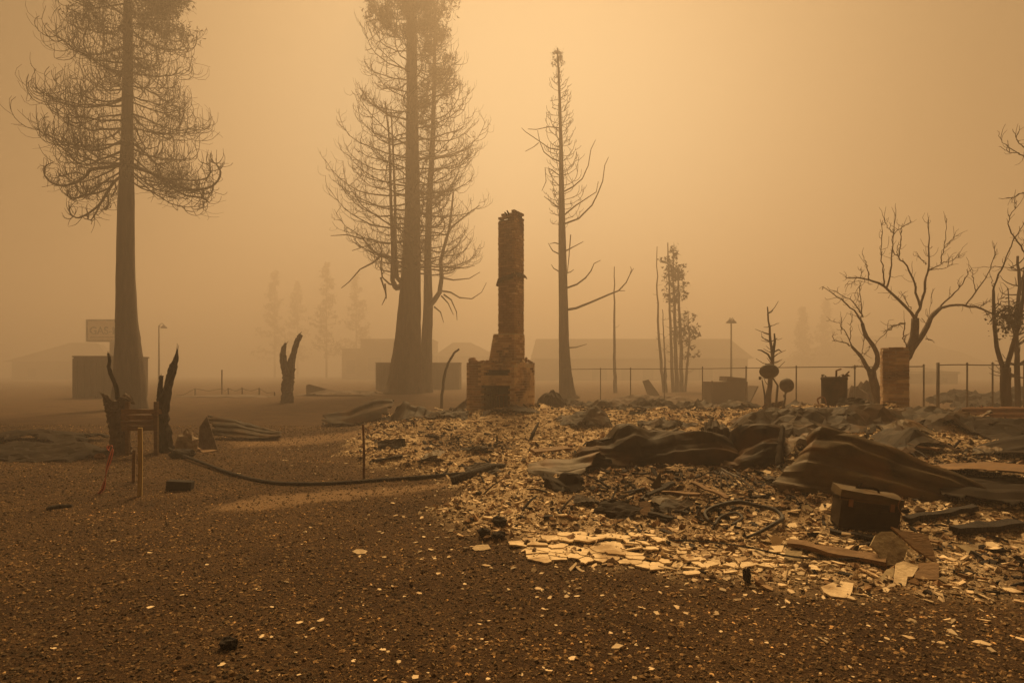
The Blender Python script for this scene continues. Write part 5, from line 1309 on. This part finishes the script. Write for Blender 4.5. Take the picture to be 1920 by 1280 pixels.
# burnt toolbox
c_ = gp(1620, 990); 
TB = Thing('toolbox', c_, 'rusted metal toolbox standing open-seamed under the tent shaped sheet', 'toolbox')
rot = np.array(Matrix.Rotation(R(-14), 3, 'Z') @ Matrix.Rotation(R(5), 3, 'Y')); s_ = .60
def tb(p, size): return MB().box(c_ + rot @ np.array(p), size, rot)
o = TB.part('body', tb((0, .02, .14), (.50, .26, .27)), M['steel']); dent(o, 7, .012, 7, 3)
rl = rot @ np.array(Matrix.Rotation(R(4), 3, 'Y'))
o = TB.part('lid', MB().box(c_ + rot @ np.array((0, .01, .315)), (.53, .29, .07), rl), M['steel2']); dent(o, 7, .012, 8, 5)
TB.part('rim', tb((0, -.118, .272), (.525, .02, .016)), M['steel2'])
TB.part('latch', tb((.17, -.125, .245), (.035, .02, .07)), M['rust']); TB.part('latch', tb((-.17, -.125, .245), (.035, .02, .07)), M['rust'])
hd = [c_ + rot @ np.array(p) for p in ((-.10, .01, .34), (-.09, .02, .375), (.09, .02, .378), (.10, .01, .34))]
TB.part('handle', MB().tube(hd, .012, 6), M['steel3'])
# loose wire hanging on the toolbox
stick('wire', 'thin bent wire hooked over the toolbox right corner', [c_ + rot @ np.array(p) for p in ((.24, -.14, .36), (.20, -.16, .28), (.24, -.17, .18), (.21, -.18, .08), (.23, -.19, .0))], .004, 'rust', 'wire', 5, 0)
# rusty tank near the fence
d = 13.2; b0 = at(1564, 785, d); b0[2] = Hs(b0[0], d) - .05; z1 = at(0, 706, d)[2]
TK = Thing('burnt_water_heater', b0, 'dark rusted cylinder tank with a torn top before the fence', 'tank'); rng = np.random.default_rng(6)
hgt = z1 - b0[2]
pr_ = [(.262, 0), (.272, .04), (.268, hgt * .3), (.275, hgt * .32), (.268, hgt * .34), (.27, hgt * .9), (.285, hgt * .93), (.27, hgt)]
TK.part('body', MB().lathe(pr_, b0, 20), M['steel'], True)
for i in range(6):
    a = rng.random() * 6.28; q, _ = bend(b0 + (.2 * math.cos(a), .2 * math.sin(a), hgt - .03), a, rng.normal(.9, .4), rng.normal(-.3, .5), .10 + .10 * rng.random(), 5, .6)
    g_ = np.stack([q + (0, 0, 0), q + (.06 * math.sin(a), -.06 * math.cos(a), .03)], 1); TK.part('torn_strip', MB().grid(g_), M['steel2'], solid=.006)
TK.part('pipe', MB().tube([b0 + (.05, 0, hgt - .05), b0 + (.05, 0, hgt + .14), b0 + (.16, 0, hgt + .18)], .022, 7), M['rust'], True)
stick('bent_strip', 'thin bent strip sticking up left of the rusted tank', [at(1538, 762, 12.9), at(1533, 748, 12.9), at(1545, 745, 12.9), at(1550, 762, 12.9)], [.012, .02, .02, .012], 'rust', 'scrap', 5)
# satellite dishes
def dish(label, px, py, wpx, hpx, d, pole_px, pole_top, tilt, yaw, arm=True):
    c_ = at(px, py, d); pb_ = np.array(((pole_px - 960) / F * d, d + .12, 0)); pb_[2] = Hs(pb_[0], pb_[1]) - .05
    T = Thing('satellite_dish', pb_, label, 'satellite dish')
    rx, ry = wpx * d / F / 2, hpx * d / F / 2
    rr = np.linspace(0, 1, 8); th = np.linspace(0, 2 * PI, 33); g_ = np.zeros((8, 33, 3)); rt = np.array(Matrix.Rotation(yaw, 3, 'Z') @ Matrix.Rotation(tilt, 3, 'X'))
    for i, r in enumerate(rr):
        for j, t in enumerate(th): g_[i, j] = c_ + rt @ np.array((rx * r * math.cos(t), -.09 * (1 - r * r), ry * r * math.sin(t)))
    T.part('reflector', MB().grid(g_), M['pole'], True, solid=.012)
    pt = at(pole_px, pole_top, d + .12)
    T.part('pole', MB().tube([pb_, (pt[0], pt[1], pt[2])], .028, 8), M['pole'], True)
    T.part('bracket', MB().tube([pt, (pt + c_) / 2 + (0, .02, 0), c_ + (0, -.05, 0)], .02, 6), M['pole'])
    tip = c_ + rt @ np.array((0, .40, -.2)); T.part('feed_arm', MB().tube([c_ + rt @ np.array((0, 0, -ry)), tip], .011, 5), M['pole']); T.part('feed_horn', MB().lathe([(.03, -.04), (.035, .04)], tip, 8), M['pole'])
dish('wide oval satellite dish seen from behind in front of the snag', 1442, 696, 39, 27, 14, 1458, 722, R(4), R(6))
dish('small round satellite dish tilted up beside the oval one', 1475, 722, 25, 27, 14.3, 1472, 745, R(-14), R(-18))
# metal stake, pipes, hoses
p = gp(682, 897); stick('metal_stake', 'upright thin metal stake standing in the open gravel', [p - (0, 0, .05), p + (.005, 0, .40), p + (-.01, 0, .80)], .019, 'rust', 'stake', 6, .08)
stick('fallen_cable', 'long dark cable curving over the gravel from black stump to rubble', [gp(303, 842, .10), gp(340, 858, .06), gp(390, 876, .04), gp(440, 893, .03), gp(500, 906, .02), gp(560, 910, .02), gp(640, 908, .02), gp(720, 902, .02), gp(800, 896, .02), gp(880, 889, .02), gp(935, 884, .02)], [.024, .026, .026, .026, .028, .03, .03, .03, .028, .026, .02], 'char', 'cable', 8, .15, n_=60)
stick('burnt_pipe', 'short thick charred pipe lying at the end of the fallen pole', [gp(846, 908, .05), gp(880, 899, .06), gp(920, 886, .08), gp(946, 880, .06)], [.062, .058, .052, .03], 'char', 'pipe', 10, .15)
p = gp(262, 930); stick('wooden_stake', 'yellowish square wooden stake standing left of the black block', [p - (0, 0, .05), p + (.01, 0, .4), p + (.005, 0, .86)], .034, 'stake', 'stake', 4, .06)
p = gp(250, 905); stick('wooden_stake', 'short darker stake half hidden behind the yellowish one', [p - (0, 0, .05), p + (-.02, .05, .45)], .028, 'wood', 'stake', 4, .06)
p = gp(192, 926); q = lambda px, py: at(px, py, p[1])
rib = np.array([q(186, 927), q(193, 917), q(197, 900), q(200, 880), q(206, 862), q(210, 846), q(211, 838), q(207, 834), q(203, 837), q(203, 843), q(206, 845)]); rib[0][2] = p[2] + .005
tt = np.linspace(0, 1, len(rib)); t2 = np.linspace(0, 1, 46); rb = np.stack([np.interp(t2, tt, rib[:, i]) for i in range(3)], 1)
tw = np.array([[.022 * math.cos(9 * t), .022 * math.sin(9 * t), 0] for t in t2])
PK = Thing('pink_ribbon_stake', p, 'thin stake wound with bright pink ribbon, curling at the top', 'marker stake')
PK.part('ribbon', MB().grid(np.stack([rb - tw, rb + tw], 1)), M['pink'], solid=.004); PK.part('wire_core', MB().tube(rb[:40], .006, 5), M['rust'])
# plank sign by the broken stump
PS = Thing('plank_barrier', gp(262, 872), 'orange-brown plank barrier nailed between broken stump and black stump', 'barrier')
rng = np.random.default_rng(12)
for i, (t_, b_, mt) in enumerate(((766, 775, 'woodor'), (776, 786, 'woodor'), (787, 796, 'wood'), (797, 806, 'wood'))):
    a0, a1 = at(226, t_ + 2, 10.5), at(302 - 4 * i, t_ + 1, 10.8); c_ = (a0 + a1) / 2; L_ = np.linalg.norm(a1 - a0); ang = math.atan2(a1[1] - a0[1], a1[0] - a0[0])
    dent(PS.part('plank', MB().box(c_ + (0, 0, -.045), (L_, .03, .095), np.array(Matrix.Rotation(ang, 3, 'Z') @ Matrix.Rotation(rng.normal(0, .03), 3, 'Y'))), M[mt]), 5, .014, 5, i)
for px in (236, 290):
    a0 = at(px, 760, 10.7); PS.part('post', MB().box((a0[0], a0[1] + .05, a0[2] / 2 + .02), (.07, .05, a0[2] + .1)), M['wood'])
# pale charred bag / rock
def rock(name, label, px, py, size, mat, cat, seed, flat=.7, group=None, sub=12):
    r_ = np.random.default_rng(seed); p = gp(px, py); th = np.linspace(0, 2 * PI, sub + 1)[:-1]; ph = np.linspace(0, PI, 9); v = []
    for a in ph:
        for t in th:
            r = 1 + .42 * (noise(np.array(2 + math.cos(t) * math.sin(a)), np.array(2 + math.sin(t) * math.sin(a) + 3 * math.cos(a)), 2.2, seed) - .5) + .16 * (r_.random() - .5)
            v.append((r * math.cos(t) * math.sin(a) * size[0], r * math.sin(t) * math.sin(a) * size[1], r * math.cos(a) * size[2]))
    v = np.array(v) + p + (0, 0, size[2] * flat)
    f = [(i * sub + j, i * sub + (j + 1) % sub, (i + 1) * sub + (j + 1) % sub, (i + 1) * sub + j) for i in range(8) for j in range(sub)]
    return tag(MB().add(v, f).build(name, M[mat]), label, cat, group)
rock('burnt_bag', 'pale crumpled half-burnt bag slumped right of the black forked stump', 350, 852, (.20, .17, .24), 'rockpale', 'bag', 4, .8)
rock('dirt_clump', 'dark clod under the pale half-burnt bag', 342, 858, (.22, .16, .10), 'char', 'clod', 5)
rock('dirt_clump', 'small ochre clod at the edge of the black sheet', 187, 860, (.10, .08, .06), 'rust', 'clod', 15)
slab('plank', 'pale weathered plank leaning right of the half-burnt bag', [(374, 800), (388, 780), (408, 842), (392, 846), (372, 838)], 845, R(60), .02, 'greybark', 'plank')
slab('plank', 'short flat board end lying in front of the pale plank', [(366, 836), (392, 840), (408, 844), (380, 848)], 848, R(5), .02, 'wood', 'plank')
p = gp(338, 918); tag(MB().box(p + (0, 0, .06), (.30, .15, .12), np.array(Matrix.Rotation(.25, 3, 'Z') @ Matrix.Rotation(.1, 3, 'Y'))).build('charred_block', M['void']), 'black charred block lying right of the yellowish stake', 'block')
stick('charred_stick', 'short black stick lying on gravel at far left', [gp(88, 956, .015), gp(110, 952, .02), gp(135, 950, .015)], [.022, .026, .018], 'char', 'stick', 6)
rock('charcoal_lump', 'single black lump lying alone on the near gravel', 430, 1214, (.055, .04, .035), 'void', 'charcoal', 6)
rock('charcoal_lump', 'spiky black lump at the corner of the pale ash', 936, 984, (.075, .06, .05), 'void', 'charcoal', 7)
rock('charcoal_lump', 'black lump left of the spiky one', 908, 1002, (.06, .05, .04), 'void', 'charcoal', 8)
rock('charcoal_lump', 'black lump below the spiky one', 936, 1006, (.06, .05, .03), 'void', 'charcoal', 9)
rock('charcoal_lump', 'upright black lump standing before the long brown board', 1401, 1090, (.03, .03, .06), 'void', 'charcoal', 10)
# boards, rods and hoses in the rubble
def board(label, a, b_, w, t, mat, dz=.03, name='board', cat='board', roll=0.1):
    a0, a1 = gp(*a, dz), gp(*b_, dz); v = a1 - a0; L_ = np.linalg.norm(v); q = Vector(v).to_track_quat('X', 'Z').to_matrix() @ Matrix.Rotation(roll, 3, 'X')
    return tag(dent(MB().box((a0 + a1) / 2, (L_, w, t), np.array(q)).build(name, M[mat]), 6, .018, 7, int(a[0]) % 50), label, cat)
board('long brown board lying in front of the toolbox', (1480, 1026), (1660, 1062), .12, .035, 'wood', .04)
board('black burnt plank lying just below the toolbox', (1556, 1004), (1650, 1016), .07, .03, 'char', .03)
board('tan slat lying behind the square orange-brown scrap', (1222, 928), (1312, 938), .07, .03, 'wood', .05)
board('dark slat crossing the rubble before the long sheet', (1212, 938), (1262, 914), .05, .03, 'char', .06)
board('brown slat sloping down from the wire bundle', (1300, 915), (1365, 945), .05, .02, 'wood', .06)
board('thin dark bar below the dark scrap', (1215, 968), (1262, 976), .06, .03, 'char', .03)
board('pale flat timber lying left of the curled sheet end', (1000, 852), (1066, 846), .22, .05, 'wood', .04)
board('dark charred timber in the mid rubble left of the leaning stick', (862, 850), (912, 846), .10, .08, 'char', .05)
board('small dark board near the metal stake', (706, 866), (755, 858), .07, .04, 'char', .03)
board('pale thin lath stuck out of the creased sheet', (815, 768), (835, 776), .05, .02, 'plaster', .1)
board('brown plank at the right between panels and tent sheet', (1690, 850), (1760, 858), .10, .03, 'rustor', .12)
board('dark beam lying beneath the bent sheet end at right', (1700, 984), (1830, 960), .07, .05, 'char', .05)
board('black beam half buried at the right picture edge', (1790, 1004), (1915, 990), .10, .05, 'char', .05)
board('brown lath near the right picture edge', (1700, 1010), (1760, 1030), .04, .015, 'wood', .05)
stick('leaning_stick', 'charred stick leaning up out of the rubble below the chimney', [gp(980, 864, -.05), at(990, 838, 11.6), at(1000, 812, 11.9), at(1010, 792, 12.2)], [.06, .045, .04, .02], 'char', 'stick', 7)
stick('metal_rod', 'long thin rod curving across the cracked plaster to the plaster slabs', [gp(1180, 1022, .04), gp(1300, 1024, .05), gp(1400, 1036, .05), gp(1470, 1052, .05), gp(1540, 1060, .05), gp(1610, 1058, .05)], .008, 'char', 'rod', 5, .1, n_=30)
stick('burnt_hose', 'burnt hose loop lying in the rubble left of the toolbox', [gp(1330, 985, .04), gp(1322, 972, .06), gp(1345, 963, .08), gp(1385, 958, .09), gp(1420, 963, .08), gp(1452, 968, .07), gp(1468, 980, .05), gp(1455, 992, .05), gp(1425, 1005, .04), gp(1400, 1014, .03)], [.014, .018, .022, .022, .02, .02, .02, .018, .016, .012], 'rubber', 'hose', 8, .15, n_=40)
stick('burnt_hose', 'flattened dark hose curve inside the larger loop', [gp(1340, 990, .03), gp(1352, 978, .05), gp(1378, 972, .06), gp(1392, 980, .05), gp(1372, 990, .03)], .014, 'rubber', 'hose', 8, .2, n_=24)
rng = np.random.default_rng(21)
WB = Thing('wire_bundle', gp(1375, 930), 'fan of stiff bent wires rising in front of the bulging sheet', 'wires'); ap = at(1352, 880, 7.0)
for i in range(7):
    e_ = gp(1338 + 14 * i, 912 + 2.2 * i); m_ = (ap + e_) / 2 + (0, 0, .05); WB.part('wire', MB().tube([e_, m_, ap + rng.normal(0, .01, 3)], .009, 4), M['pole'])
# loose charred sticks and wires everywhere in the rubble
rs = random.Random(33)
for i in range(70):
    px, py = rs.uniform(680, 1900), rs.uniform(775, 1010); p = P(px, py)
    if poly_sdf(np.array([p[0]]), np.array([p[1]]), DEBRIS)[0] < .2: continue
    a = rs.random() * 3.14; L_ = rs.uniform(.10, .36) * (.5 + .07 * p[1]); e_ = np.array((p[0] + L_ * math.cos(a), p[1] + L_ * math.sin(a)))
    z0, z1 = Hs(p[0], p[1]) + .03, Hs(*e_) + rs.uniform(.02, .14); r = rs.uniform(.005, .016) * (.5 + .08 * p[1])
    stick('charred_stick', 'charred stick lying loose among the ash rubble', [(p[0], p[1], z0), ((p[0] + e_[0]) / 2, (p[1] + e_[1]) / 2, (z0 + z1) / 2 + .02), (e_[0], e_[1], z1)], [r, r * .9, r * .6], rs.choice(('char', 'char', 'bark')), 'stick', 5, .3, 'charred sticks in the rubble', 6)
# small crumpled scraps in the rubble
for i in range(46):
    px, py = rs.uniform(720, 1900), rs.uniform(770, 985); p = P(px, py)
    if poly_sdf(np.array([p[0]]), np.array([p[1]]), DEBRIS)[0] < .3: continue
    s_ = rs.uniform(.08, .24) * (1 + .04 * p[1]); r_ = np.random.default_rng(500 + i); n_ = 9
    u, v = np.meshgrid(np.linspace(-1, 1, n_), np.linspace(-.6, .6, n_), indexing='ij'); z = .5 * (fbm(u * 1.3 + i, v * 1.3, 1, 300 + i, 2) - .3) + .12 * r_.random((n_, n_))
    g_ = np.stack([u, v, z], -1) * s_ @ np.array(Matrix.Rotation(rs.random() * 6.28, 3, 'Z') @ Matrix.Rotation(rs.gauss(0, .5), 3, 'X')).T + np.array((p[0], p[1], Hs(p[0], p[1]) + .04 * s_))
    tag(MB().grid(g_).build('metal_scrap', M[rs.choice(('steel', 'steel', 'steel3', 'steel2', 'rust'))], solid=.005), 'small crumpled metal scrap lying in the ash rubble', 'scrap', 'metal scraps in the rubble')
# wreckage beyond the rubble
def wreck(label, px0, px1, top, d, depth, seed, mat='shed', name='wreck', cat='wreck'):
    return heap(name, label, px0, px1, top, 0, d, depth, mat, seed, 3, cat=cat)
wreck('burnt heap at the foot of the slender spire tree', 1005, 1100, 738, 24, 2, 31, 'steel3')
wreck('low burnt heap beside the chimney right side', 1000, 1060, 735, 19.5, 1.4, 32, 'steel3')
wreck('long low burnt heap under the rail fence', 1110, 1330, 738, 27, 2.4, 33)
wreck('low heap of wreckage beyond the two-pronged stump', 560, 720, 730, 40, 3, 34)
wreck('low heap of wreckage by the sagging wire fence', 330, 520, 738, 38, 3, 35)
wreck('tangled low heap behind the rusted tank', 1580, 1660, 712, 20, 2, 36)
wreck('dark burnt brush heap behind the right end fence', 1750, 1960, 725, 22, 3, 37, 'char')
for k, (x0, x1, tp, dd, dp, mt_, lab) in enumerate(((1085, 1180, 742, 21, 1.6, 'steel', 'jagged dark heap just right of the spire tree foot'), (1170, 1270, 744, 20, 1.6, 'steel3', 'jagged dark heap below the leaning panel'), (1260, 1350, 742, 20.5, 1.6, 'steel', 'jagged heap left of the boxy burnt wreck'),
        (1330, 1430, 748, 18, 1.5, 'steel', 'jagged heap in front of the boxy burnt wreck'), (1470, 1560, 748, 16, 1.4, 'steel', 'jagged heap right of the round dish'), (1600, 1700, 740, 15.5, 1.4, 'steel3', 'jagged heap behind the brick pillar foot'), (1700, 1810, 746, 15, 1.6, 'steel', 'jagged heap under the tall corner post'),
        (900, 1010, 758, 15.5, 1.2, 'steel', 'jagged dark heap against the chimney hearth'), (1040, 1150, 764, 14, 1.3, 'steel', 'jagged dark sheets in mid rubble right of the leaning stick'), (1200, 1300, 768, 12.5, 1.1, 'steel', 'jagged dark sheet behind the peaked fold'), (1640, 1730, 790, 9.6, 1.0, 'steel2', 'paler jagged sheet between tent shape and pillar'), (1440, 1540, 806, 8.4, .8, 'steel2', 'paler jagged sheet left behind the tent crest'))):
    heap('wreck', lab, x0, x1, tp, 0, dd, dp, mt_, 60 + k, 4, cat='wreck', skew=.5 - .13 * k)
wreck('low heap left of the chimney foot', 840, 890, 742, 18.5, 1.2, 38, 'steel')
slab('fallen_sheet', 'dark panel leaning askew behind the rail fence', [(1205, 714), (1216, 711), (1238, 742), (1216, 744)], 746, R(70), .08, 'shed', 'panel', base_z=.0)
slab('fallen_sheet', 'flat panel slanting up beyond the two-pronged stump', [(574, 722), (580, 720), (630, 734), (574, 738)], 740, R(60), .08, 'shed', 'panel', base_z=0)
d = 27.0
WV = Thing('burnt_appliance', at(1370, 757, d) * (1, 1, 0), 'boxy burnt wreck standing beyond the fence by the dishes', 'wreck'); x0, x1 = (1334 - 960) / F * d, (1402 - 960) / F * d
WV.part('body', MB().box(((x0 + x1) / 2, d + .6, .58), (x1 - x0, 1.2, 1.16)), M['shed']); WV.part('top', MB().box((x1 - .5, d + .6, 1.26), (.9, 1.0, .22), np.array(Matrix.Rotation(.1, 3, 'Y'))), M['shed'])
WV.part('side_panel', MB().box((x1 + .25, d + .5, .45), (.06, 1.0, 1.1), np.array(Matrix.Rotation(.45, 3, 'Y'))), M['shed'])
WV.part('door_edge', MB().box((x0 + .02, d - .03, .60), (.08, .06, 1.2)), M['roof'])
